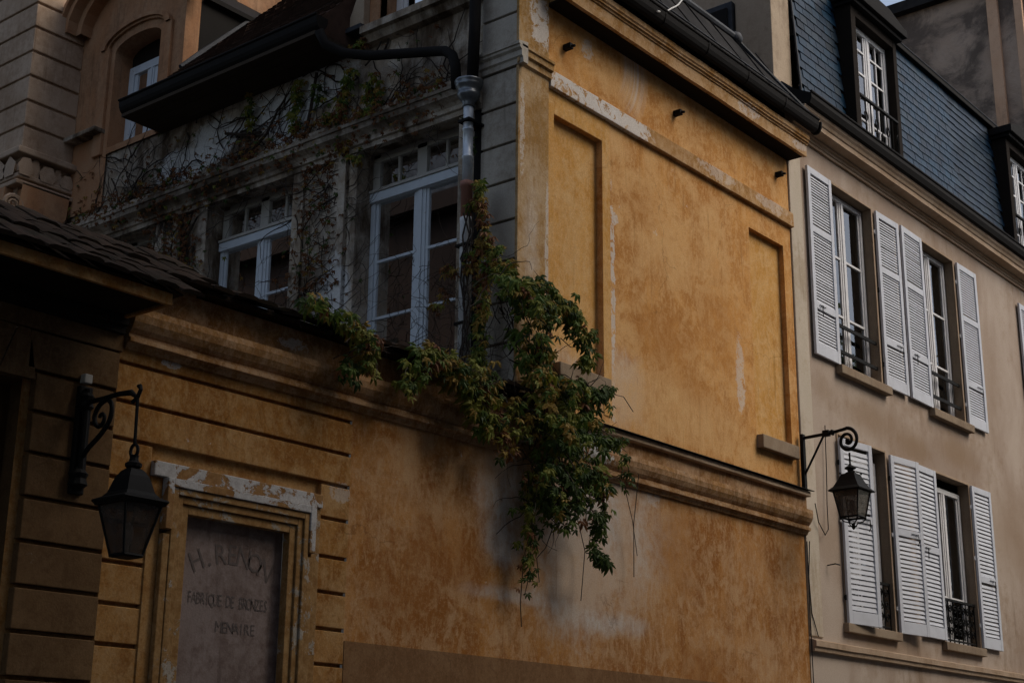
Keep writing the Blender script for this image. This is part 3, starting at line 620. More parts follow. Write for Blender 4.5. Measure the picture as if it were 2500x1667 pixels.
zp = MB(); zp.lathe((XP, PY, 0), [(.056, 6.60), (.056, 6.94), (.066, 6.945), (.066, 7.0), (.05, 7.0)], 18); zp.obj('rusty_pipe', M['rustpipe'], H, smooth=True)
zp = MB(); zp.lathe((XP, PY, 0), [(.058, 4.9), (.058, 6.58), (.062, 6.60), (.062, 6.64), (.055, 6.645)], 18); zp.obj('white_pipe', M['whitepipe'], H, smooth=True)
for z in (7.6, 6.35, 5.6): bx(MB(), 'X', XF, PY-.07, PY+.07, -.26, 0, z, z+.025).obj('pipe_bracket', M['castiron'], H)
MB().box(9.82, 9.86, 8.43, 8.52, 4.9, 7.8).obj('dark_strip', M['castiron'], H)  # dark strip on the wall behind the rain pipe
# unseen core added behind the fronts to block stray light
MB().box(11.6, 15.0, 9.3, 22, 0, 9.3).obj('light_block_core', M['party'], H)

# ================================================================ STONE PAVILION at the back of the court
Pv = thing('stone_pavilion', 'rusticated stone pavilion corner with banded blocks at the far end of the creeper-grown front', 'pavilion', (9.5, 16, 0))
MB().box(9.125, 12, 15.215, 26, 0, 14).obj('wall', M['stone'], Pv)
zz = [8.98+.335*k for k in range(11)]
for a, b in zip(zz, zz[1:]):
    MB().box(9.10, 9.82, 15.185, 16.2, a+.018, b-.018).obj('stone_block', M['stone'], Pv, .012)
    MB().box(9.11, 9.6, 16.25, 22, a+.018, b-.018).obj('stone_block', M['quoin'], Pv, .012)
MB().box(9.0, 9.84, 15.07, 22, 8.90, 8.985).obj('ledge', M['stone'], Pv, .015)
MB().box(9.05, 9.83, 15.12, 22, 8.60, 8.66).obj('moulding', M['stone'], Pv, .012)
MB().box(9.02, 9.83, 15.09, 22, 8.50, 8.56).obj('moulding', M['stone'], Pv, .012)
for k, (x0, w_, h_, y_) in enumerate(((9.08, .13, .17, 15.10), (9.25, .08, .20, 15.13), (9.38, .16, .15, 15.11), (9.58, .07, .19, 15.14), (9.68, .12, .13, 15.12))):
    MB().ext('y', [(x0, 8.665), (x0+w_*.8, 8.665), (x0+w_, 8.665+h_*.4), (x0+w_*.7, 8.665+h_), (x0+w_*.2, 8.665+h_*.95), (x0-.02, 8.665+h_*.5)], y_, 15.3).obj('carved_leaf', M['stone'], Pv, .03)
for k in range(4):
    MB().ext('x', [(15.22+.22*k, 8.665), (15.36+.22*k, 8.665), (15.40+.22*k, 8.75), (15.3+.22*k, 8.86), (15.2+.22*k, 8.78)], 9.03, 9.3).obj('carved_leaf', M['stone'], Pv, .03)
cn = MB(); cn.ext('y', [(9.14, 8.5), (9.12, 8.25), (9.2, 8.05), (9.35, 7.95), (9.55, 8.05), (9.72, 8.25), (9.74, 8.5)], 15.09, 15.5); cn.obj('console', M['dormer_stone'], Pv, .03)
vo = [(9.02+.13*math.cos(t*.5)*(1-t/30), 15.12, 8.22+.13*math.sin(t*.5)*(1-t/30)) for t in range(26)]
MB().tube(vo, [.035*(1-k/34) for k in range(26)], 6).obj('volute', M['stone'], Pv)
MB().box(9.0, 9.8, 15.3, 22, 0, 8.49).obj('lower_wall', M['dormer_stone'], Pv)

# ================================================================ GARDEN WALL with gateway
Gd = thing('garden_wall', 'low ochre street wall with banded courses, blind doorway and tile-capped gateway', 'wall', (7, 8, 0))
jr = [2.18, 2.445, 2.70, 2.965, 3.225, 3.51, 3.77, 4.02, 4.28]
DO = (6.00, 7.54, 0, 3.66)
wall(MB(), 'Y', 8.035, 5.0, 7.86, 0, 4.46, [(6.3, 7.24, 0, 3.35)]).obj('wall_core', M['ochre_rust'], Gd)
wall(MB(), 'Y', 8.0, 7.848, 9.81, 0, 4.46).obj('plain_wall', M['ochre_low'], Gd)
ed = [0.0, .4, .8, 1.2, 1.6, 1.92]+jr+[4.46]
for k, (a, b) in enumerate(zip(ed, ed[1:])):
    a_, b_ = a+.013, b-.013
    segs = [(5.67, 7.853)] if a >= 3.65 else ([(5.67, 6.02), (7.52, 7.853)] if b <= 3.66 else [(5.67, 6.0), (7.55, 7.853)])
    for s0, s1 in segs: MB().box(s0, s1, 7.996, 8.04, a_, b_ if b < 4.4 else 4.46).obj('banded_course', M['ochre_rust'], Gd, .006)
# cornice carried on from the house
MB().wav(COR, 5.70, 9.81).obj('cornice', M['ochre_cor'], Gd)
MB().box(5.72, 9.80, 7.985, 8.3, 4.86, 4.93).obj('frieze', M['ochre_cor'], Gd, .005)
# tiles along the top of the wall
tm = MB(); tm.ext('y', [(-.095, 0), (-.09, .018), (-.05, .03), (.05, .03), (.09, .018), (.095, 0)], 0, .30); TILE = tm.mesh('coping_tile', M['coptile'])
for k in range(18):
    for r in range(2):
        inst(TILE, Gd, (6.36+.2*k+.1*r*0+random.uniform(-.008, .008), 7.80+.20*r+random.uniform(-.012, .012), 4.905+.075*r+random.uniform(-.006, .01)), (R(19)+random.uniform(-.04, .04), random.uniform(-.05, .05), random.uniform(-.04, .04)), name='coping_tile')
MB().box(6.26, 9.8, 7.86, 8.35, 4.87, 4.90).obj('tile_bed', M['coptile'], Gd)
MB().ext('x', [(7.80, 4.92), (8.34, 5.16), (8.4, 5.16), (8.4, 4.9)], 5.73, 6.42).obj('coping_core', M['coptile'], Gd)
MB().ext('x', [(7.86, 4.90), (8.35, 5.07), (8.4, 5.07), (8.4, 4.9)], 6.26, 9.8).obj('coping_core', M['coptile'], Gd)
# gateway: pier with its own joints, flat lintel, canopy and tiled roof
gj = [0, .45, .9, 1.35, 1.8, 2.2, 2.47, 2.74, 3.01, 3.28, 3.555, 3.815, 4.07]
for a, b in zip(gj, gj[1:]): 
    if b <= 4.02: MB().box(5.06, 5.665, 7.975, 8.04, a+.013, b-.013).obj('banded_course', M['ochre_gate'], Gd, .006)
MB().box(5.06, 5.665, 7.975, 8.04, 4.0-.185+.013, 4.057).obj('banded_course', M['ochre_gate'], Gd, .006)
MB().box(4.99, 5.665, 7.975, 8.04, 4.083, 4.325).obj('lintel_stone', M['ochre_gate'], Gd, .006)
MB().ext('y', [(4.8, 4.02), (5.05, 4.02), (4.978, 4.325), (4.90, 4.325)], 7.975, 8.04).obj('voussoir', M['ochre_gate'], Gd, .005)
for k in range(6): MB().ext('y', [(4.78-.32*k-.30, 4.02), (4.78-.32*k, 4.02), (4.88-.32*k, 4.325), (4.56-.32*k+.02, 4.325)], 7.975, 8.04).obj('voussoir', M['ochre_gate'], Gd, .005)
MB().box(2.2, 5.68, 7.97, 8.04, 4.338, 4.56).obj('lintel_band', M['ochre_gate'], Gd, .006)
MB().box(2.2, 5.055, 8.25, 8.3, 0, 4.05).obj('gate_leaf', M['gatewood'], Gd)
for k in range(8): MB().box(2.25+.35*k, 2.56+.35*k, 8.23, 8.252, .1, 3.9).obj('gate_plank', M['gatewood'], Gd, .006)
MB().box(2.2, 5.055, 8.045, 8.25, 4.02, 4.03).obj('gate_soffit', M['gatewood'], Gd)
MB().box(5.056, 5.6, 8.04, 8.30, 0, 4.05).obj('gate_jamb', M['ochre_gate'], Gd)
MB().ext('x', [(8.0, 4.45), (7.93, 4.45), (7.93, 4.50), (7.90, 4.505), (7.90, 4.56), (8.0, 4.56)], 2.2, 5.66).obj('canopy_mould', M['darkwood'], Gd)
MB().box(2.2, 5.63, 7.46, 8.2, 4.565, 4.60).obj('canopy_soffit', M['darkwood'], Gd)
MB().box(2.2, 5.645, 7.44, 7.47, 4.545, 4.625).obj('canopy_fascia', M['ochre_rust'], Gd, .004)
MB().box(5.615, 5.645, 7.472, 8.1, 4.545, 4.625).obj('canopy_fascia', M['ochre_rust'], Gd, .004)
MB().ext('x', [(7.42, 4.63), (8.34, 5.18), (8.5, 5.18), (8.5, 4.63)], 2.2, 5.72).obj('canopy_roof', M['coptile'], Gd)
sl2 = math.atan2(.55, .92)
for r in range(5):
    for k in range(18 if r < 2 else (20 if r == 2 else 21)):
        inst(TILE, Gd, (2.35+.2*k+random.uniform(-.01, .01), 7.37+.205*r+random.uniform(-.012, .012), 4.635+.1225*r+random.uniform(-.006, .012)), (sl2-.04+random.uniform(-.04, .04), random.uniform(-.05, .05), random.uniform(-.04, .04)), name='coping_tile')
# blind doorway: nested architrave, eared, round the faded sign
dm = flaky('flaking_door_surround', (.24, .125, .042), (.36, .22, .095), (.42, .385, .33), .545, 3.4)
dw = flaky('flaked_white_lintel', (.24, .12, .04), (.34, .20, .09), (.52, .52, .52), .475, 2.8)
Dr = MB().box(6.0, 7.54, 7.955, 8.04, 3.565, 3.665).obj('doorway_lintel', dw, Gd, .006)
def aframe(a, b, top, w_, y0, name, mt, z0=0):
    MB().box(a, a+w_, y0, 8.04, z0, top).obj(name, mt, Dr, .005); MB().box(b-w_, b, y0, 8.04, z0, top).obj(name, mt, Dr, .005); MB().box(a+w_, b-w_, y0+.0015, 8.04, top-w_, top).obj(name, mt, Dr, .005)
aframe(6.10, 7.455, 3.563, .055, 7.925, 'architrave_ear', dw, 3.22)
aframe(6.157, 7.398, 3.505, .045, 7.938, 'architrave_fillet', dm, 0)
aframe(6.204, 7.351, 3.458, .05, 7.955, 'architrave_fillet', dm, 0)
aframe(6.256, 7.299, 3.406, .06, 7.972, 'architrave_inner', dm, 0)
MB().box(6.10, 6.155, 7.945, 8.04, 0, 3.19).obj('architrave_jamb', dm, Dr, .005); MB().box(7.40, 7.455, 7.945, 8.04, 0, 3.19).obj('architrave_jamb', dm, Dr, .005)
MB().box(7.457, 7.538, 7.972, 8.04, 0, 3.563).obj('architrave_backing', dm, Dr, .004); MB().box(6.002, 6.098, 7.985, 8.04, 0, 3.563).obj('architrave_backing', M['ochre_rust'], Dr, .004)
sgn = MB().box(6.30, 7.25, 8.055, 8.08, 0, 3.36).obj('sign_panel', M['sign'], Gd)
sgn['label'] = 'faded grey painted shop sign filling the blind doorway'
def letters(txt, xc, z, size, arcr=None, sx=1.0, sp=1.0):
    """painted letters: each character a thin flat piece just off the panel"""
    chars = [c for c in txt]; wd = size*.74*sx*sp; tot = wd*(len(chars)-1)
    for k, ch in enumerate(chars):
        if ch == ' ': continue
        cu = bpy.data.curves.new('letter', 'FONT'); cu.body = ch; cu.size = size*1.38; cu.align_x = 'CENTER'; cu.fill_mode = 'FRONT'; cu.resolution_u = 2
        t = -tot/2+wd*k; x_ = xc+t; z_ = z; rz = 0
        if arcr: th = t/arcr; x_ = xc+arcr*math.sin(th); z_ = z-arcr*(1-math.cos(th)); rz = th
        tmp = bpy.data.objects.new('letter', cu); C.objects.link(tmp)
        mtx = Matrix.Translation((x_, 8.0525, z_)) @ Matrix.Rotation(rz, 4, 'Y') @ Matrix.Rotation(R(90), 4, 'X') @ Matrix.Diagonal((sx, 1, 1, 1))
        me = bpy.data.meshes.new_from_object(tmp); bpy.data.objects.remove(tmp); me.transform(mtx); me.materials.clear(); me.materials.append(M['letter'])
        o = bpy.data.objects.new('letter', me); C.objects.link(o); WM[o] = Matrix(); par(o, sgn)
letters('H.RENON', 6.79, 3.07, .145, .62, .9, 1.0)
letters('FABRIQUE DE BRONZES', 6.78, 2.775, .085, None, .60, 1.0)
letters('MENAIRE', 6.86, 2.60, .08, None, .85)

# ================================================================ BEIGE HOUSE
B = thing('beige_house', 'beige rendered town house with white louvred shutters and a blue slate mansard', 'house', (20, 8, 0))
U1 = (16.10, 17.30, 6.60, 9.03, .15); U2 = (18.80, 19.95, 6.60, 9.05, .15); U3 = (23.1, 24.3, 6.6, 9.05, .15)
L1 = (15.98, 17.25, 3.47, 5.71, .15); L2 = (18.72, 19.87, 3.47, 5.71, .15)
OPN = (U1, U2, U3, L1, L2)
bw = wall(MB(), 'Y', 8.002, 15.05, 32, 0, 9.5, OPN).obj('front_wall', M['beige'], B)
for h in OPN:
    reveals(MB(), 'Y', 8.002, h).obj('window_reveal', M['reveal'], bw)
    t = MB()
    for a in ((h[0]-.035, h[0], h[2], h[3]+.03), (h[1], h[1]+.035, h[2], h[3]+.03), (h[0], h[1], h[3], h[3]+.03)): t.box(a[0], a[1], 7.988, 8.01, a[2], a[3])
    t.obj('window_surround', M['beige_trim'], bw, .004)
for h in (U1, U2, U3): MB().box(h[0]-.06, h[1]+.14, 7.91, 8.15, h[2]-.115, h[2]-.005).obj('window_sill', M['sill'], B, .008)
for h in (L1, L2): MB().box(h[0]-.10, h[1]+.06, 7.93, 8.15, h[2]-.11, h[2]-.005).obj('window_sill', M['sill'], B, .008)
MB().box(15.052, 15.36, 7.985, 8.02, 3.25, 9.36).obj('corner_strip', M['beige_pale'], B, .012)
for h in (U1, U2): casement(B, 'Y', 8.152, h[0]+.02, h[1]-.02, h[2], h[3]-.02, [7.37, 8.16], 1, 'winwhite', .055, .12)
for h in (U3,): casement(B, 'Y', 8.152, h[0]+.02, h[1]-.02, h[2], h[3]-.02, [7.37, 8.16], 1, 'winwhite', .055, .12)
for h in (L1, L2): casement(B, 'Y', 8.152, h[0]+.02, h[1]-.02, h[2], h[3]-.13, [4.1], 1, 'winwhite', .06, .12)
for h in (U1, U2):
    for z in (6.83, 7.17): 
        t = MB(); t.box(h[0], h[1]+.01, 8.03, 8.05, z-.022, z+.022); t.obj('guard_rail', M['iron'], B)
    for k in range(3): MB().tube([(h[0]+.3*(k+1), 8.04, 6.83), (h[0]+.3*(k+1), 8.04, 7.17)], .006, 5).obj('guard_bar', M['iron'], B)
def balconette(x0, x1, y, z0, z1, n, name='window_guard', scr=True):
    t = MB(); t.box(x0, x1, y-.02, y+.02, z1-.03, z1); t.box(x0, x1, y-.012, y+.012, z0+.04, z0+.06)
    p = t.obj(name, M['iron'], B)
    for k in range(n+1):
        xx = x0+(x1-x0)*k/n
        MB().tube([(xx, y, z0+.01), (xx, y, z1)], .009, 5).obj('guard_bar', M['iron'], p)
    if scr:
        for k in range(n):
            xc = x0+(x1-x0)*(k+.5)/n; h = (z1-z0)
            for zz_, s in ((z0+h*.28, 1), (z0+h*.55, -1), (z0+h*.78, 1)):
                r0 = min(.055, (x1-x0)/n*.42)
                MB().tube([(xc+r0*(1-q/22)*math.cos(q*.55*s), y, zz_+r0*1.1*(1-q/22)*math.sin(q*.55*s)) for q in range(18)], .008, 5).obj('guard_scroll', M['iron'], p)
    return p
balconette(L1[0], L1[1], 8.05, 3.47, 4.06, 8); balconette(L2[0], L2[1], 8.05, 3.47, 4.06, 8)
# shutters
def slat_prof(h, y=0, z=0): return [(y-.008, z-h*.9), (y-.004, z-h), (y+.008, z+h*.9), (y+.004, z+h)]
def slat_mesh(w_, nm, h):
    s = MB(); s.ext('x', slat_prof(h), -w_/2, w_/2); return s.mesh(nm, M['shutter'])
SM = {}
def shutter(hx, hy, w_, z0, z1, ang, side, rails, pitch, joined=False, dark=False, flip=False):
    """hx,hy hinge line; side +1 leaf runs to +X from the hinge when flat; ang swings the free edge off the wall"""
    th = .035; ca, sa = math.cos(ang), math.sin(ang)
    def P(u, d, z): return (hx+side*(u*ca)+(-d*sa if side > 0 else d*sa), hy-u*sa-d*ca, z)
    def pbox(mb, u0, u1, d0, d1, a, b):
        i = len(mb.v)
        for z in (a, b):
            for u, d in ((u0, d0), (u1, d0), (u1, d1), (u0, d1)): mb.v.append(P(u, d, z))
        for q in ((3, 2, 1, 0), (4, 5, 6, 7), (0, 1, 5, 4), (1, 2, 6, 5), (2, 3, 7, 6), (3, 0, 4, 7)): mb.f.append(tuple(i+k for k in q)); mb.mi.append(0)
    f = MB(); st = .075
    pbox(f, 0, st, 0, th, z0, z1); pbox(f, w_-st, w_, 0, th, z0, z1)
    pbox(f, st, w_-st, .001, th-.001, z0, z0+.15); pbox(f, st, w_-st, .001, th-.001, z1-.085, z1)
    for r in rails: pbox(f, st, w_-st, .001, th-.001, r-.045, r+.045)
    o = f.obj('shutter', M['shutter'], B, .004)
    kw = round(w_-2*st+.01, 3); hh_ = pitch*(.44 if flip else .40); key = (kw, hh_)
    if key not in SM: SM[key] = slat_mesh(kw, 'slat', hh_)
    zs_ = []; z = z0+.15+pitch*.6
    while z < z1-.085-pitch*.3:
        if all(abs(z-r) > .045+pitch*.35 for r in rails): zs_.append(z)
        z += pitch
    rz = (-ang if side > 0 else ang)
    cx, cyy, _ = P(w_/2, th/2, 0)
    if joined:
        s = MB()
        for z in zs_: s.ext('x', slat_prof(hh_, cyy, z), cx-kw/2, cx+kw/2)
        kind(s.obj('slats', M['shutter'], o), 'stuff')
    else:
        for z in zs_:
            q = inst(SM[key], o, (cx, cyy, z+random.gauss(0, .0012)), (random.gauss(0, .05), random.gauss(0, .002), rz), (1, 1, 1), name='slat')
    bk = MB()
    for z in (z0+.3, (z0+z1)/2+.1, z1-.3):
        hb = MB(); pbox(hb, -.03, .06, -.004, .006, z-.02, z+.02); hb.tube([P(0, .0, z-.03), P(0, .0, z+.03)], .014, 6); hb.obj('hinge', M['iron'] if random.random() < .4 else M['winwhite'], o)
    zc = rails[-1] if rails else z0+1
    k = MB(); k.tube([P(w_*.72, th+.004, zc), P(w_*.74, th+.03, zc+.0), P(w_*.75, th+.03, zc-.10), P(w_*.72, th+.02, zc-.14)], .006, 5); k.tube([P(w_*.55, th+.008, zc+.005), P(w_*.8, th+.008, zc+.005)], .005, 5); k.obj('latch', M['iron'], o)
    return o
WALLY = 7.985
ur = (8.22, 7.23)
shutter(16.10, WALLY, .645, 6.60, 9.03, .015, -1, ur, .0375)
shutter(17.37, WALLY, .655, 6.60, 9.03, .02, 1, ur, .0375)
shutter(18.80, WALLY, .685, 6.60, 9.05, .02, -1, ur, .0375)
shutter(20.02, WALLY, .68, 6.60, 9.05, .01, 1, ur, .0375, joined=True)
shutter(23.10, WALLY, .68, 6.60, 9.05, .01, -1, ur, .0375, joined=True)
lr = (4.72,)
shutter(15.93, 7.975, .665, 3.46, 5.66, .14, 1, lr, .062, flip=True)
shutter(17.31, 7.975, .665, 3.46, 5.69, .12, 1, lr, .055)
shutter(18.70, 7.985, .665, 3.48, 5.71, .015, -1, (4.62,), .055)
shutter(19.90, 7.985, .66, 3.48, 5.71, .01, 1, (4.42,), .055)
# cornice, gutter, string course
MB().wav([(8.02, 9.36), (7.97, 9.36), (7.97, 9.395), (7.955, 9.40), (7.955, 9.435), (7.925, 9.445), (7.925, 9.475), (7.80, 9.49), (7.80, 9.555), (7.785, 9.565), (7.77, 9.60), (7.745, 9.625), (7.735, 9.66), (8.02, 9.66)], 15.08, 32).obj('cornice', M['beige_trim'], B)
gb = MB(); gb.ext('x', [(7.70, 9.82), (7.665, 9.80), (7.66, 9.74), (7.69, 9.675), (7.76, 9.66), (8.15, 9.665), (8.15, 10.12), (8.0, 9.98)], 15.12, 32)
gb.tube([(15.12, 7.665, 9.82), (32, 7.665, 9.82)], .018, 8); gb.obj('gutter', M['castiron'], B)
MB().wav([(8.02, 3.08), (7.95, 3.09), (7.945, 3.13), (7.925, 3.14), (7.925, 3.20), (8.02, 3.23)], 15.06, 32).obj('string_course', M['beige_trim'], B)
# mansard
SB, ST = (8.13, 10.05), (8.26, 12.24)
ms = MB(); ms.face((15.72, SB[0], SB[1]), (32, SB[0], SB[1]), (32, ST[0], ST[1]), (15.72, ST[0], ST[1])); ms.face((15.72, ST[0], ST[1]), (32, ST[0], ST[1]), (32, 13, 14.0), (15.72, 13, 14.0))
mansard = ms.obj('mansard_roof', M['darkroof'], B)
DORM = [(17.05, 18.48), (22.62, 24.05)]
sm = MB(); sm.box(-.096, .096, -.009, 0, 0, .22); SLT = [sm.mesh('slate', M[k]) for k in ('slate', 'slate', 'slate_b', 'slate_c')]
cand = []; tilt = math.atan2(ST[0]-SB[0], ST[1]-SB[1])
row = 0; z = 10.06
while z < 12.16:
    x = 15.83+(.1 if row % 2 else 0)
    while x < 27:
        if not any(a-.04 < x < b+.04 for a, b in DORM): cand.append((x, z))
        x += .2
    z += .125; row += 1
cand.sort(key=lambda c: c[0]); rest = MB()
def slate_y(z): return SB[0]+(z-SB[1])*math.tan(tilt)
for k, (x, z) in enumerate(cand):
    jx, jt, jz = random.uniform(-.004, .004), random.uniform(-.008, .012), random.uniform(-.006, .006)
    if k < 300: inst(random.choice(SLT), mansard, (x+jx, slate_y(z)-.022, z+jz), (-tilt-.085+jt, 0, random.uniform(-.006, .006)), name='slate')
    else:
        y0 = slate_y(z)-.028+jt*.1; y1 = slate_y(z+.2)-.006
        rest.k = random.choice((0, 0, 1, 2)); jz += random.choice((0, 0, 0, -.012))
        rest.face((x-.097+jx, y0, z+jz), (x+.097+jx, y0, z+jz), (x+.097+jx, y1, z+.2), (x-.097+jx, y1, z+.2)); rest.face((x-.097+jx, y0, z+jz), (x-.097+jx, y0+.02, z+jz), (x+.097+jx, y0+.02, z+jz), (x+.097+jx, y0, z+jz))
kind(rest.obj('slates', [M['slate'], M['slate_b'], M['slate_c']], mansard), 'stuff')
MB().box(15.72, 32, 8.17, 8.42, 12.22, 12.30).obj('roof_edge_flashing', M['castiron'], mansard, .01)
MB().tube([(15.72, 8.17, 12.31), (32, 8.17, 12.31)], .012, 6).obj('roof_edge_roll', M['lead'], mansard)
MB().tube([(15.73, 8.10, 10.05), (15.73, 8.24, 12.24)], .014, 6).obj('roof_edge_roll', M['lead'], mansard)
for a, b in DORM:
    d = MB(); d.box(a, a+.14, 7.985, 8.5, 9.9, 12.05); d.box(b-.11, b, 7.985, 8.5, 9.9, 12.05); d.box(a+.14, b-.11, 7.987, 8.5, 11.86, 12.05)
    dd = d.obj('dormer', M['darkwood'], B, .006)
    h = MB(); h.box(a-.10, b+.10, 7.84, 8.6, 12.05, 12.17); h.box(a-.05, b+.05, 7.90, 8.6, 11.99, 12.05); h.ext('y', [(a-.10, 12.17), (b+.10, 12.17), ((a+b)/2+.3, 12.30), ((a+b)/2-.3, 12.30)], 7.86, 8.6); h.obj('dormer_hood', M['castiron'], dd, .008)
    casement(B, 'Y', 8.14, a+.14, b-.11, 10.12, 11.86, [10.47, 10.82, 11.17, 11.52], 2, 'winwhite', .07, .13)
    p = balconette(a+.14, b-.11, 8.0, 10.0, 10.70, 7, scr=False)
    for k in range(4):
        xc = a+.14+(b-a-.25)*(k*2+1)/7
        MB().tube([(xc+.05*math.cos(q*.45), 7.998, 10.42+.07*math.sin(q*.45)) for q in range(15)], .008, 5).obj('guard_scroll', M['iron'], p)
# party wall, chimney stack and lead hatch between the two roofs
ch = MB(); ch.box(15.22, 15.70, 8.22, 8.74, 9.95, 14.5); stack = ch.obj('chimney_stack', M['party'], B, .01)
MB().box(15.26, 15.69, 8.745, 13, 9.0, 13.6).obj('party_wall', M['party'], B)
MB().box(15.17, 15.259, 8.76, 9.32, 10.2, 11.47).obj('lead_hatch', M['lead'], B, .015)
MB().box(15.14, 15.17, 8.82, 9.26, 10.3, 11.38).obj('hatch_panel', M['castiron'], B, .01)
MB().ext('x', [(8.1, 9.9), (7.95, 9.98), (8.1, 10.12), (8.5, 10.12)], 15.2, 15.74).obj('stack_flashing', M['lead'], B)
MB().box(15.1, 32, 9, 20, 0, 9.6).obj('light_block_core', M['party'], B)  # hidden core, added to keep light from leaking through the house
wires = [[(15.62, 7.97, 5.75), (15.60, 7.97, 5.2), (15.57, 7.97, 4.8), (15.55, 7.96, 4.5), (15.45, 7.95, 4.42), (15.30, 7.95, 4.55), (15.2, 7.93, 4.75)], [(15.06, 7.95, 4.30), (15.07, 7.985, 3.9), (15.09, 7.98, 3.5), (15.2, 7.97, 3.25)], [(15.055, 7.98, 4.3), (15.05, 7.98, 3.4), (15.06, 7.98, 1.0)]]
wires.append([(19.0, 7.993, 6.1), (19.01, 7.993, 5.9), (18.99, 7.993, 5.7)])
for q, lb in zip(wires[:3], ('thin dark wire with a slack loop hanging on the beige wall above the cornice end', 'loose dark wire slanting from the ochre cornice end to the beige string course', 'dark cable running down the joint between the ochre and beige walls')):
    tag(MB().tube(q, .006, 5).obj('wire', M['castiron']), lb, 'wire', 'wires at the joint of the two houses')
MB().tube([(15.55, 7.9, 4.10), (15.67, 7.9, 4.10)], .008, 5).tube([(15.56, 7.9, 4.1), (15.56, 8.0, 4.09)], .007, 5).obj('wall_hook', M['iron'], B)

# ================================================================ TALL BACKGROUND HOUSE
T = thing('tall_house', 'tall blind party wall with sooty stained plaster rising behind the slate mansard', 'house', (30, 18, 0))
def bgw(X, y0, y1, z1):
    t = MB(); t.box(X, X+8, y0, y1, 0, z1); return t
bgw(27.0, 8.86, 24, 17.35).obj('party_wall', M['tall'], T)
MB().ext('y', [(26.8, 17.35), (26.8, 17.58), (31, 18.2), (35.2, 17.5), (35.2, 17.35)], 8.75, 24).obj('roof_edge', M['darkroof'], T)
for y0, y1 in ((9.42, 9.64), (8.93, 9.09), (12.9, 13.1)):
    MB().box(26.9, 27.0, y0, y1, 0, 17.34).obj('flue_strip', M['flue'], T, .01)

# ================================================================ STREET LANTERNS
def sq(mb, c, prof):
    """square-plan shell through (half width, z) rings"""
    return mb.lathe(c, [(h*math.sqrt(2), z) for h, z in prof], 4, math.pi/4)
def lantern(name, label, X, yh, zt, bell, s, bracket):
    L = thing(name, label, 'lantern', (X, 8, zt-1), 'wrought-iron wall lanterns')
    bracket(L)
    c = (X, yh, 0)
    # zt = level of the eave
    if bell:
        roof = MB(); sq(roof, c, [(.150*s, zt-.035), (.168*s, zt-.008), (.165*s, zt), (.125*s, zt+.018), (.103*s, zt+.045), (.09*s, zt+.09), (.074*s, zt+.14), (.05*s, zt+.18), (.025*s, zt+.20)])
        roof.lathe((X, yh, 0), [(.03, zt+.19), (.05, zt+.205), (.052, zt+.225), (.03, zt+.24), (.026, zt+.26), (.03, zt+.275)], 10)
    else:
        roof = MB(); sq(roof, c, [(.195*s, zt-.015), (.20*s, zt-.004), (.155*s, zt+.035), (.115*s, zt+.105), (.085*s, zt+.175), (.08*s, zt+.185)])
        roof.lathe((X, yh, 0), [(.055, zt+.18), (.06, zt+.20), (.03, zt+.215), (.035, zt+.235), (.065, zt+.25), (.06, zt+.265), (.02, zt+.285), (.014, zt+.30)], 12)
    rr = roof.obj('lantern_roof', M['iron'], L)
    if not bell:
        for sx in (-1, 1):
            for sy in (-1, 1): MB().lathe((X+sx*.088*s, yh+sy*.088*s, 0), [(.004, zt+.18), (.012, zt+.19), (.004, zt+.205)], 6).obj('roof_knob', M['iron'], rr)
    top, bot, zb = (.155*s, .105*s, zt-.30) if not bell else (.138*s, .068*s, zt-.335)
    z1 = zt-.016
    cs = [(-1, -1), (1, -1), (1, 1), (-1, 1)]
    for a in range(4):
        (ax, ay), (bx_, by) = cs[a], cs[(a+1) % 4]
        MB().face((X+ax*bot*.97, yh+ay*bot*.97, zb), (X+bx_*bot*.97, yh+by*bot*.97, zb), (X+bx_*top*.97, yh+by*top*.97, z1), (X+ax*top*.97, yh+ay*top*.97, z1)).obj('glass_pane', M['lampglass'], L)
        MB().tube([(X+ax*bot, yh+ay*bot, zb), (X+ax*top, yh+ay*top, z1)], .008, 5).obj('lantern_bar', M['iron'], L)
        MB().tube([(X+ax*bot, yh+ay*bot, zb), (X+bx_*bot, yh+by*bot, zb)], .012, 5).obj('lantern_bar', M['iron'], L)
        t = MB(); t.tube([(X+ax*bot, yh+ay*bot, zb), (X+ax*bot*.8, yh+ay*bot*.8, zb-.045), (X+ax*bot*.35, yh+ay*bot*.35, zb-.06), (X+ax*.02, yh+ay*.02, zb-.10)], .007, 5)
        if not bell: t.lathe((X+ax*bot, yh+ay*bot, 0), [(.004, zb-.03), (.01, zb-.02), (.006, zb)], 6); t.obj('lantern_foot', M['iron'], L)
    MB().lathe((X, yh, 0), [(.012, zb), (.014, zb+.06), (.028, zb+.09), (.034, zb+.14), (.026, zb+.18), (.01, zb+.20)], 10).obj('lamp_bulb', M['whitepipe'], L)
    if bell: sq(MB(), c, [(bot, zb-.012), (bot, zb), (bot*.9, zb+.004)]).obj('lantern_base', M['iron'], L)
    else: MB().lathe((X, yh, 0), [(.004, zb-.135), (.014, zb-.125), (.026, zb-.10), (.018, zb-.08), (.006, zb-.06)], 10).obj('lantern_finial', M['iron'], L)
    return L
def spiral(yc, zc, r0, r1, a0, turns, n=34):
    return [(yc+(r0+(r1-r0)*k/n)*math.cos(a0+turns*2*math.pi*k/n), zc+(r0+(r1-r0)*k/n)*math.sin(a0+turns*2*math.pi*k/n)) for k in range(n+1)]
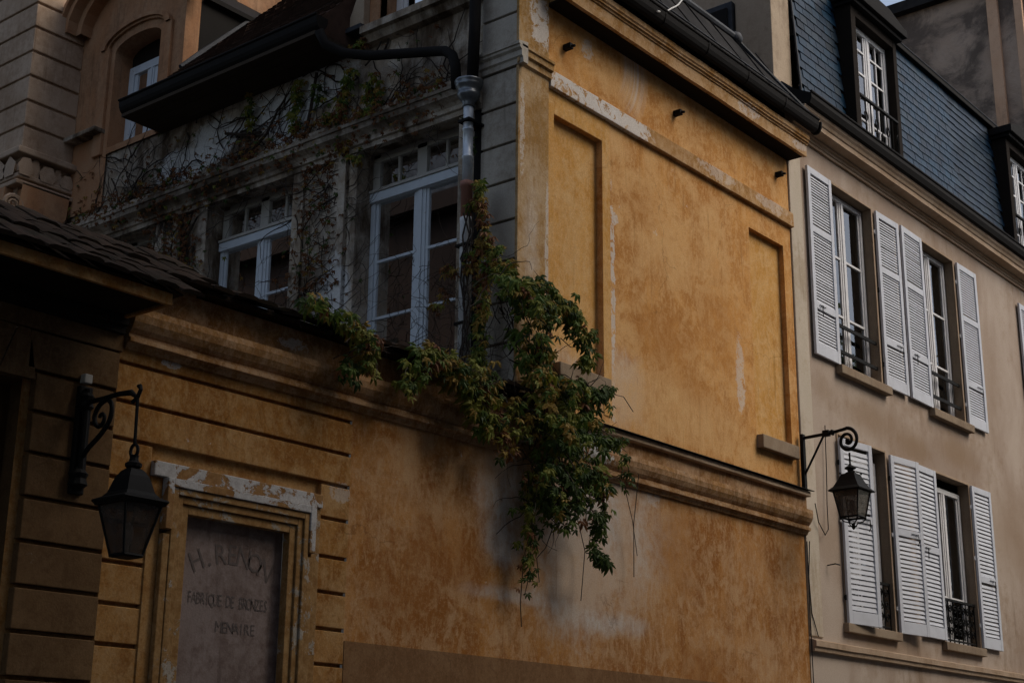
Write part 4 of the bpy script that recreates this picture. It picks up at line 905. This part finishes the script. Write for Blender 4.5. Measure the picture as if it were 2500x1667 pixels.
def br_right(L):
    X = 15.0
    MB().box(X-.03, X+.03, 7.925, 7.965, 4.885, 5.52).obj('wall_bar', M['iron'], L, .004)
    # arm running out, over and curling under into a scroll
    path = [(7.95, 5.475), (7.64, 5.485), (7.52, 5.495), (7.44, 5.505)]; curl = []
    for k in range(52):
        t = k/51; ph = t*2*math.pi*1.62; r_ = .140*(1-.80*t**1.05); curl.append((7.385-r_*math.sin(ph)*.92, 5.375+r_*math.cos(ph)))
    full = [(X, y, z) for y, z in path+curl]
    MB().tube(full, [.019]*len(path)+[.021-.005*k/51 for k in range(52)], 8).obj('scroll_arm', M['iron'], L, smooth=True)
    MB().lathe((X, 7.385, 0), [(.004, 5.345), (.02, 5.35), (.028, 5.37), (.02, 5.39), (.004, 5.395)], 8).obj('scroll_eye', M['iron'], L)
    MB().tube([(X, 7.945, 5.03), (X, 7.67, 5.48)], .013, 6).obj('brace', M['iron'], L)
    MB().box(X-.03, X+.03, 7.60, 7.68, 5.455, 5.525).obj('collar', M['iron'], L, .006)
    MB().box(X-.025, X+.025, 7.55, 7.58, 5.46, 5.52).obj('collar', M['iron'], L, .006)
    MB().tube([(X, 7.37, 5.23), (X, 7.37, 5.07)], .011, 6).obj('hanger', M['iron'], L)
lantern('wall_lantern', 'four-sided glazed iron lantern on a scrolled bracket at the joint with the beige house', 15.0, 7.37, 4.80, False, .97, br_right)
def br_left(L):
    X = 5.41
    MB().tube([(X, 7.93, 4.02), (X, 7.93, 3.40)], .022, 8).obj('wall_bar', M['iron'], L)
    MB().box(X-.05, X+.05, 7.94, 7.985, 3.34, 4.04).obj('wall_plate', M['iron'], L, .01)
    for z, r in ((3.94, .06), (3.44, .065)):
        MB().lathe((X, 7.95, 0), [(.02, z-.08), (r, z-.04), (r*.8, z), (r, z+.03), (.02, z+.08)], 10).obj('rosette', M['iron'], L)
    MB().box(X-.03, X+.03, 7.93, 7.985, 4.06, 4.12).obj('junction_box', M['winold'], L, .006)
    arm = [(X, 7.93, 3.93), (X, 7.75, 3.93), (X, 7.60, 3.935), (X, 7.47, 3.925), (X, 7.41, 3.885)]
    MB().tube(arm, [.018, .016, .017, .02, .012], 8).obj('arm', M['iron'], L)
    MB().tube([(X, 7.45, 3.86), (X, 7.40, 3.885), (X, 7.375, 3.93), (X, 7.385, 3.955), (X, 7.40, 3.95)], [.014, .014, .013, .014, .016], 6).obj('hook', M['iron'], L)
    cv = [(7.92, 3.58), (7.86, 3.63), (7.76, 3.69), (7.68, 3.76), (7.655, 3.83), (7.67, 3.89), (7.72, 3.915), (7.79, 3.89), (7.83, 3.83), (7.815, 3.775), (7.775, 3.75), (7.735, 3.77), (7.725, 3.805), (7.745, 3.83), (7.77, 3.825), (7.772, 3.805)]
    pts = []
    for k in range(len(cv)-1):
        p0, p1, p2, p3 = cv[max(k-1, 0)], cv[k], cv[k+1], cv[min(k+2, len(cv)-1)]
        for q in range(4):
            t = q/4; f = lambda a, b, c, d: .5*((2*b)+(-a+c)*t+(2*a-5*b+4*c-d)*t*t+(-a+3*b-3*c+d)*t**3)
            pts.append((X, f(p0[0], p1[0], p2[0], p3[0]), f(p0[1], p1[1], p2[1], p3[1])))
    MB().tube(pts, [.018-.006*k/len(pts) for k in range(len(pts))], 6).obj('scroll', M['iron'], L, smooth=True)
    MB().tube([(X, 7.40, 3.90), (X, 7.39, 3.58)], .011, 6).obj('hanger', M['iron'], L)
    MB().tube([(X, 7.39+.035*math.cos(q*.4), 3.545+.04*math.sin(q*.4)) for q in range(17)], .011, 5).obj('hanger_ring', M['iron'], L)
lantern('wall_lantern', 'bell-roofed dark iron lantern on a scrolled bracket beside the blind doorway', 5.41, 7.385, 3.24, True, .98, br_left)

# ================================================================ CREEPERS
def leaf_mesh(mi, seed):
    """palmate leaf of five folded leaflets, stalk at the origin, tip along -Z, face towards -Y"""
    rnd = random.Random(seed); b = MB()
    for a, l in ((0, 1.0), (38, .86), (-38, .86), (80, .6), (-80, .6)):
        a = R(a+rnd.uniform(-8, 8)); l *= rnd.uniform(.9, 1.1)*.105; w_ = l*.165; d = Vector((math.sin(a), 0, -math.cos(a))); s = Vector((math.cos(a), 0, math.sin(a)))
        droop = rnd.uniform(.1, .6)*l; base = d*.006; mid = d*(l*.52); tip = d*l+Vector((0, droop, 0)); md = Vector((0, -.10*l, 0))
        p0, p1, p2 = base, mid+md, tip
        q1 = d*(l*.42)+s*w_; q2 = d*(l*.75)+s*w_*.75+Vector((0, droop*.5, 0)); o1 = d*(l*.42)-s*w_; o2 = d*(l*.75)-s*w_*.75+Vector((0, droop*.5, 0))
        b.face(p0, q1, p1); b.face(q1, q2, tip, p1); b.face(p0, p1, o1); b.face(p1, tip, o2, o1)
    return b.mesh('leaf', LEAF[mi])
LM = [[leaf_mesh(c, 10*c+v) for v in range(3)] for c in range(len(LEAF))]
LV = {}
for row in LM:
    for me in row: LV[me] = ([Vector(v.co) for v in me.vertices], [tuple(p.vertices) for p in me.polygons])
def pick(wt):
    r = random.random()*sum(wt); 
    for i, q in enumerate(wt):
        r -= q
        if r <= 0: return i
    return 0
class Creeper:
    def __init__(s, name, label, loc): s.t = thing(name, label, 'creeper', loc); s.leaves = []; s.stem = MB()
    def leaf(s, p, face, wt, size=1.0, spread=.9):
        f = Vector(face).normalized(); d = Vector((random.gauss(0, .5), random.gauss(0, .35), -1+random.gauss(0, .45)))
        f = (f+Vector((random.gauss(0, spread*.5), random.gauss(0, spread*.5), random.gauss(.25, spread*.5)))).normalized()
        d = (d-f*d.dot(f)); d = d.normalized() if d.length > .1 else Vector((0, 0, -1))
        z = -d; y = -f; x = y.cross(z).normalized(); z = x.cross(y)
        k = size*random.uniform(.65, 1.2)
        mt = Matrix((x*k, y*k, z*k)).transposed().to_4x4(); mt.translation = p
        s.leaves.append((k, random.choice(LM[pick(wt)]), mt))
    def spray(s, path, n, wt, face=(-.5, -1, .3), rad=.07, size=1.0, r=.006):
        """a hanging shoot: stem plus leaves set along it"""
        P = [Vector(p) for p in path]; s.stem.tube(P, [r*(1-.6*k/len(P)) for k in range(len(P))], 4)
        for k in range(n):
            t = random.random()*(len(P)-1); i = int(t); q = P[i].lerp(P[i+1], t-i)
            s.leaf(q+Vector((random.gauss(0, rad), random.gauss(0, rad*.7), random.gauss(0, rad*.7))), face, wt, size)
    def blob(s, c, r, n, wt, face=(-.5, -1, .3), size=1.0):
        for k in range(n):
            while True:
                v = Vector((random.uniform(-1, 1), random.uniform(-1, 1), random.uniform(-1, 1)))
                if v.length <= 1: break
            s.leaf(Vector((c[0]+v.x*r[0], c[1]+v.y*r[1], c[2]+v.z*r[2])), face, wt, size)
    def twig(s, p, d, n, step, r, grav=-.04, wig=.6, plane=None):
        P = [Vector(p)]; v = Vector(d).normalized()
        for k in range(n):
            v = (v+Vector((random.gauss(0, wig), random.gauss(0, wig), random.gauss(0, wig)))*.5+Vector((0, 0, grav))).normalized()
            if plane == 'X': v.x *= .12
            q = P[-1]+v*step
            if plane == 'X': q.x = min(max(q.x, XF-.20), XF-.01)
            P.append(q)
        s.stem.tube(P, [r*(1-.75*k/n) for k in range(n+1)], 3)
        return P
    def done(s, own=300):
        s.stem.obj('stems', M['stem'], s.t)
        s.t.children and kind(s.t.children[0], 'stuff')
        # the leaves that show largest, i.e. the outermost ones, are pieces of their own
        order = sorted(range(len(s.leaves)), key=lambda i: s.leaves[i][2].translation.length-.25*s.leaves[i][0])
        big = set(order[:own]); J = MB(); mats = list(LEAF)
        for i, (k, me, mt) in enumerate(s.leaves):
            if i in big:
                o = bpy.data.objects.new('leaf', me); C.objects.link(o); o.matrix_basis = mt; WM[o] = Matrix(); par(o, s.t)
            else:
                J.k = LEAF.index(me.materials[0]); vs, fs = LV[me]; b = len(J.v)
                J.v += [tuple(mt @ v) for v in vs]
                for f in fs: J.f.append(tuple(b+a for a in f)); J.mi.append(J.k)
        if J.f: kind(J.obj('foliage', mats, s.t), 'stuff')
MIX = [3, 4, 2.4, .8, .25]; DARK = [6, 4, .8, .3, .15]; AUT = [.8, 1.8, 3.2, 2.4, .6]; RUS = [.3, .6, 1.5, 2.5, 3]; YEL = [.6, 2.5, 4, 1.2, .3]
# --- the big curtain at the corner
V = Creeper('virginia_creeper', 'thick hanging curtain of green and yellowing creeper at the ochre house corner', (9.8, 7.8, 4.9))
MASS = [(9.42,5.76,.14,.08,YEL),(9.62,5.62,.20,.20,MIX),(9.78,5.74,.24,.15,MIX),(9.76,5.35,.20,.22,MIX),(9.78,5.06,.20,.18,AUT),(10.02,4.92,.30,.18,AUT),(9.90,4.68,.26,.18,AUT),(10.27,4.84,.28,.20,MIX),(10.48,5.00,.16,.12,DARK),
        (10.05,4.46,.28,.22,MIX),(10.36,4.60,.22,.18,DARK),(9.94,4.26,.18,.18,DARK),(10.17,4.22,.24,.18,DARK),(10.42,4.24,.12,.10,DARK),(10.02,3.98,.16,.10,DARK),(10.28,3.98,.12,.08,DARK)]
def shoot(x, y, z, ln, wt, size):
    """one hanging runner: leaves set alternately down it, smaller to the tip"""
    P = [Vector((x, y, z))]; d = Vector((random.gauss(.03, .2), random.gauss(-.3, .2), random.uniform(-.3, .35)))
    for k in range(max(4, int(ln/.05))):
        d = (d*.72+Vector((random.gauss(0, .10), random.gauss(0, .06), -.30))).normalized(); q_ = P[-1]+d*.05; q_.y = min(q_.y, 7.95); P.append(q_)
    V.stem.tube(P, [.006*(1-.7*k/len(P)) for k in range(len(P))], 4)
    for k, q_ in enumerate(P):
        t = k/len(P)
        if random.random() < .86: V.leaf(q_+Vector((random.gauss(0, .035), random.gauss(-.02, .03), random.gauss(0, .02))), (-.55, -1, .35), wt, size*(1.15-.5*t)*random.choice((.7, 1, 1, 1.2)), .8)
for (x, z, rx, rz, wt) in MASS:
    n = int(62*rx*rz*4/1.2)+2
    for k in range(n):
        a_ = random.uniform(0, 6.283); q_ = math.sqrt(random.random())
        shoot(x+rx*.92*q_*math.cos(a_), random.uniform(7.62, 7.9), z+rz*q_*math.sin(a_)+.08, random.uniform(.12, .34), wt, 1.12)
    for k in range(7): V.twig((x+random.uniform(-rx, rx), 7.88, z+random.uniform(-rz, rz)), (random.uniform(-.8, .8), -.2, random.uniform(-.8, .4)), 10, .06, .007)
def hang(x0, z0, x1, z1, n, wt, y=7.72, bow=.1, size=1.0, rad=.06):
    P = []
    for k in range(10):
        t = k/9; P.append((x0+(x1-x0)*t+bow*math.sin(math.pi*t)+random.gauss(0, .012), y+random.gauss(0, .012)-.05*math.sin(math.pi*t), z0+(z1-z0)*t**1.25))
    V.spray(P, n, wt, size=size, rad=rad)
hang(9.75, 5.85, 10.43, 5.22, 80, MIX, 7.70, .30, .85, .06)
hang(9.8, 5.88, 10.28, 5.55, 70, MIX, 7.70, .12, .9, .07)
hang(10.2, 4.95, 10.85, 5.12, 26, DARK, 7.68, 0, .9, .05)
hang(10.4, 4.75, 11.05, 4.58, 22, MIX, 7.68, .05, .9, .05); hang(10.95, 4.6, 11.15, 4.25, 14, DARK, 7.74, .05, .8, .04)
hang(9.82, 4.2, 9.80, 3.40, 60, YEL, 7.85, .03, .75, .06); hang(9.85, 4.1, 9.85, 3.15, 34, DARK, 7.88, 0, .65, .05)
hang(10.35, 4.1, 10.60, 3.55, 30, DARK, 7.72, .10, .85, .03); hang(10.45, 4.2, 10.85, 3.93, 26, DARK, 7.72, 0, .85, .03); hang(10.50, 3.58, 10.82, 3.55, 26, DARK, 7.72, 0, 1.0, .03)
hang(10.1, 4.0, 10.15, 3.75, 26, DARK, 7.78, .03, .9, .05); hang(10.4, 4.3, 10.75, 4.1, 30, RUS, 7.72, 0, .9, .05); hang(10.6, 3.95, 10.66, 3.7, 12, DARK, 7.72, 0, .8, .03)
# sprays lying over the coping and down the frieze
for (x, z, rx, rz, n, wt) in ((9.11,4.74,.25,.18,60,AUT),(8.85,4.80,.25,.14,60,YEL),(8.59,4.86,.24,.12,60,AUT),(8.39,4.92,.2,.12,45,YEL),(8.22,4.70,.10,.14,28,YEL),(7.66,4.90,.2,.08,34,AUT),(7.39,4.98,.2,.08,34,MIX),(7.16,5.02,.15,.1,34,MIX),(7.70,4.74,.10,.12,24,YEL),(7.56,4.60,.10,.12,22,DARK),(9.22,4.50,.28,.12,46,YEL),(9.49,4.60,.26,.2,60,AUT),(9.10,4.62,.16,.1,22,MIX),(9.35,4.32,.12,.12,22,RUS),(8.95,4.60,.12,.12,30,YEL)):
    V.blob((x, 7.74, z), (rx, .10, rz), int(n*.55), wt, size=1.0)
    for k in range(4): V.twig((x+random.uniform(-rx, rx), 7.85, z+.08), (random.uniform(-.5, .5), -.6, .1), 9, .05, .005)
for (x0, x1, z1) in ((8.9, 9.05, 4.50), (8.6, 8.95, 4.60), (8.35, 8.15, 4.55), (7.55, 7.75, 4.62), (9.2, 9.0, 4.52)): hang(x0, 4.95, x1, z1, 30, YEL, 7.74, .04, .85, .05)
# long bare tendrils
for q in ([(10.85, 7.72, 4.30), (11.05, 7.75, 4.35), (11.25, 7.82, 4.28), (11.45, 7.88, 4.02), (11.55, 7.9, 3.7)], [(11.45, 7.8, 4.45), (11.5, 7.9, 4.0), (11.52, 7.92, 3.5)], [(10.6, 7.9, 3.95), (10.75, 7.92, 3.65), (10.70, 7.93, 3.2)], [(10.2, 7.85, 3.8), (10.15, 7.9, 3.6), (10.05, 7.92, 3.5), (10.1, 7.93, 3.3), (9.95, 7.93, 3.29)], [(10.9, 7.7, 5.1), (11.1, 7.72, 5.12), (11.3, 7.75, 5.02)], [(10.1, 7.7, 5.45), (10.25, 7.7, 5.40), (10.4, 7.7, 5.44)], [(9.85, 7.9, 3.5), (9.83, 7.92, 3.1), (9.86, 7.93, 2.9)]):
    V.stem.tube(q, .004, 4)
V.done(300)
# --- the vine climbing the rain pipe
Pc = Creeper('pipe_creeper', 'russet creeper climbing the chalky white rain pipe beside the tall window', (9.6, 8.4, 5))
for (y, z, ry, rz, n, wt) in ((8.27,6.87,.08,.10,26,YEL),(8.33,6.72,.13,.08,40,RUS),(8.25,6.52,.08,.16,44,RUS),(8.22,6.29,.10,.16,50,RUS),(8.15,6.08,.15,.14,50,AUT),(8.38,6.15,.12,.12,34,RUS),(8.24,5.91,.11,.16,46,RUS),(8.26,5.66,.10,.19,54,AUT),(8.25,5.38,.10,.22,56,YEL),(8.32,5.15,.2,.15,50,AUT),(8.65,6.12,.12,.10,16,RUS),(7.95,5.98,.14,.12,46,AUT),(8.75,5.85,.2,.15,16,RUS),(8.08,6.2,.1,.06,22,YEL)):
    Pc.blob((9.56, y-.07, z), (.05, ry*.8, rz), int(n*.8), wt, (-1, -.6, .3), .8)
for k in range(130):
    Pc.twig((9.58+random.uniform(-.1, .1), random.uniform(8.0, 9.3), random.uniform(5.0, 6.3)), (random.uniform(-.3, .3), random.uniform(-1, 1), random.uniform(-.6, 1)), 11, .055, .0035, -.02, .8)
for k in range(5): Pc.stem.tube([(9.58, 8.38+random.uniform(-.08, .08), 4.9+.22*j) for j in range(9)], .008, 4)
Pc.done(200)
# --- half-bare creeper over the grey side front
Sc = Creeper('wall_creeper', 'half-bare creeper web over the grimy grey side front below the eave', (9.8, 11.5, 5))
def ptw(y, z, dy, dz, n, r): return Sc.twig((XF-.03, y, z), (0, dy, dz), n, .09, r, .0, .7, 'X')
for k in range(36): ptw(random.uniform(8.7, 14.8), random.choice((8.2, 7.9, 8.3)), random.uniform(-1, 1), random.uniform(-.3, .9), 14, random.uniform(.004, .012))
for k in range(130): ptw(random.uniform(10.2, 11.1), random.uniform(5.2, 7.8), random.uniform(-1, 1), random.uniform(-.4, 1), 11, random.uniform(.003, .009))
for k in range(60): ptw(random.uniform(12.5, 13.4), random.uniform(6.4, 7.9), random.uniform(-1, 1), random.uniform(-.4, 1), 11, random.uniform(.003, .010))
for k in range(240): 
    P = ptw(random.uniform(8.6, 15.0), random.gauss(8.08, .16), random.uniform(-1, 1), random.uniform(-.25, .4), 9, random.uniform(.003, .010))
for k in range(60): ptw(random.uniform(9.6, 15.0), random.uniform(8.3, 8.9), random.uniform(-1, 1), random.uniform(-.6, .8), 10, random.uniform(.003, .014))
for a in ([(XF-.04, 11.9, 8.0), (XF-.05, 11.75, 8.25), (XF-.05, 11.5, 8.4), (XF-.05, 11.35, 8.62), (XF-.04, 11.15, 8.85)], [(XF-.05, 10.9, 8.1), (XF-.06, 10.8, 8.5), (XF-.05, 10.75, 8.9)], [(XF-.05, 11.6, 8.45), (XF-.06, 11.9, 8.5), (XF-.05, 12.2, 8.6)]): Sc.stem.tube(a, [.022, .02, .017, .013, .008][:len(a)], 5)
# dead leaf litter tangled in the web, along the cornice
for k in range(1100): Sc.leaf(Vector((XF-.17+random.uniform(-.03, .08), random.uniform(8.8, 14.9), random.gauss(8.10, .14))), (-1, -.4, .3), [.5, .15, .15, .6, 5], .5)
for k in range(380): Sc.leaf(Vector((XF-.07+random.uniform(-.03, .03), random.gauss(10.65, .22), random.uniform(5.3, 7.85))), (-1, -.4, .3), [.6, .15, .1, .5, 5], .5)
for k in range(420): Sc.leaf(Vector((XF-.07, random.gauss(12.95, .25), random.uniform(6.4, 7.9))), (-1, -.4, .3), [.6, .15, .1, .5, 5], .5)
for k in range(110): Sc.leaf(Vector((XF-.05, random.uniform(9.0, 15), random.uniform(8.2, 8.95))), (-1, -.4, .3), [.6, .2, .2, .7, 4], .45)
for (y, z, ry, rz, n, wt) in ((9.83,8.40,.13,.23,60,AUT),(9.91,8.12,.16,.12,40,AUT),(10.21,8.66,.14,.10,24,YEL),(10.29,8.44,.11,.14,26,YEL),(10.99,8.70,.06,.28,34,YEL),(11.01,8.42,.06,.2,24,YEL),(11.75,8.70,.07,.28,26,YEL),(10.46,8.28,.20,.07,30,AUT),(10.23,7.94,.10,.12,24,RUS),(10.04,7.73,.08,.09,16,AUT),(11.82,8.04,.12,.07,14,YEL),(10.08,9.0,.12,.08,22,RUS),(10.65,8.6,.1,.15,16,DARK),(8.5,7.6,.06,.3,10,DARK)):
    Sc.blob((XF-.10, y, z), (.05, ry, rz), n, wt, (-1, -.5, .3), .75)
Sc.done(200)

# ================================================================ UNSEEN STREET TREES, AND HOUSES SHAPED FOR SHADE AND REFLECTION (behind and beside the camera)
def block(name, label, x0, x1, y0, y1, h, face, ax, wm='opp', sh=True):
    T_ = thing(name, label, 'house', ((x0+x1)/2, (y0+y1)/2, 0)); MB().box(x0, x1, y0, y1, 0, h).obj('walls', M[wm], T_)
    MB().box(x0-.3, x1+.3, y0-.3, y1+.3, h, h+.35).obj('cornice', M[wm], T_); MB().box(x0+.4, x1-.4, y0+.4, y1-.4, h+.35, h+2.2).obj('roof', M['lead'], T_)
    lo, hi = (x0, x1) if ax == 'Y' else (y0, y1); n = int((hi-lo)/2.6)
    for k in range(n):
        for f in range(int(h/3.3)):
            u = lo+1.3+2.6*k-.5; v = 1.2+3.3*f; q = MB(); bx(q, ax, face, u, u+1.0, -.02 if ax == 'Y' else -.01, .03, v, v+1.9); q.obj('window', M['void'], T_)
            for s in ((-.55, 1.02) if sh else ()): bx(MB(), ax, face, u+s, u+s+.5, -.01, .05, v, v+1.9).obj('shutter', M['shutter'], T_)
block('shade_house', 'tall unseen plastered house sized to shade the low ochre wall', -22, 15.5, -14, -3.0, 20, -3.0, 'Y')  # out of view; its height and end are set to darken the low wall
block('shade_house', 'low unseen plastered house added to shade the lower beige front', 15.8, 32, -14, -3.0, 10.5, -3.0, 'Y')  # out of view; added so the lower beige front gets less sky
block('reflected_wing', 'unseen dark brick wing sized to darken the court window reflections', -8, .8, 15.5, 25.5, 12, .8, 'X', 'brick', False)  # out of view; placed for a dark reflection, cut short to let skylight in
bark = plaster('plane_tree_bark', (.12, .1, .075), (.2, .18, .14), (.07, .055, .04), .5, 4)
def tree(x, y, h, seed, label):
    rnd = random.Random(seed); T_ = thing('plane_tree', label, 'tree', (x, y, 0), 'street trees beyond the opposite house'); t = MB()
    t.tube([(x, y, 0), (x+.1, y, h*.25), (x-.1, y+.1, h*.5), (x, y, h*.8)], [.35, .28, .2, .07], 8); tips = []
    for k in range(34):
        a = rnd.uniform(0, 6.28); z = h*rnd.uniform(.28, .75); l = rnd.uniform(2.0, 4.2)*(1.15-z/h*.7); p = Vector((x, y, z)); P = [p]; d = Vector((math.cos(a), math.sin(a), rnd.uniform(.3, .9))).normalized()
        for q in range(5): d = (d+Vector((rnd.gauss(0, .2), rnd.gauss(0, .2), rnd.gauss(.03, .15)))).normalized(); P.append(P[-1]+d*l/5)
        t.tube(P, [.09, .07, .055, .04, .025, .01], 5); tips += P[2:]
    t.obj('trunk', bark, T_); c = MB()
    for k in range(3200):
        p = rnd.choice(tips)+Vector((rnd.gauss(0, .5), rnd.gauss(0, .5), rnd.gauss(0, .45))); s = rnd.uniform(.09, .2); u = Vector((rnd.gauss(0, 1), rnd.gauss(0, 1), rnd.gauss(0, 1))).normalized(); v = u.orthogonal().normalized(); c.k = rnd.choice((0, 0, 1, 2)); c.face(p-u*s, p+v*s*.6, p+u*s, p-v*s*.6)
    kind(c.obj('crown', LEAF[:3], T_), 'stuff')
tree(41, -4.6, 20, 3, 'leafy plane tree past the end of the low plastered house'); tree(50, -6.5, 21, 5, 'taller leafy plane tree, second beyond the low plastered house')
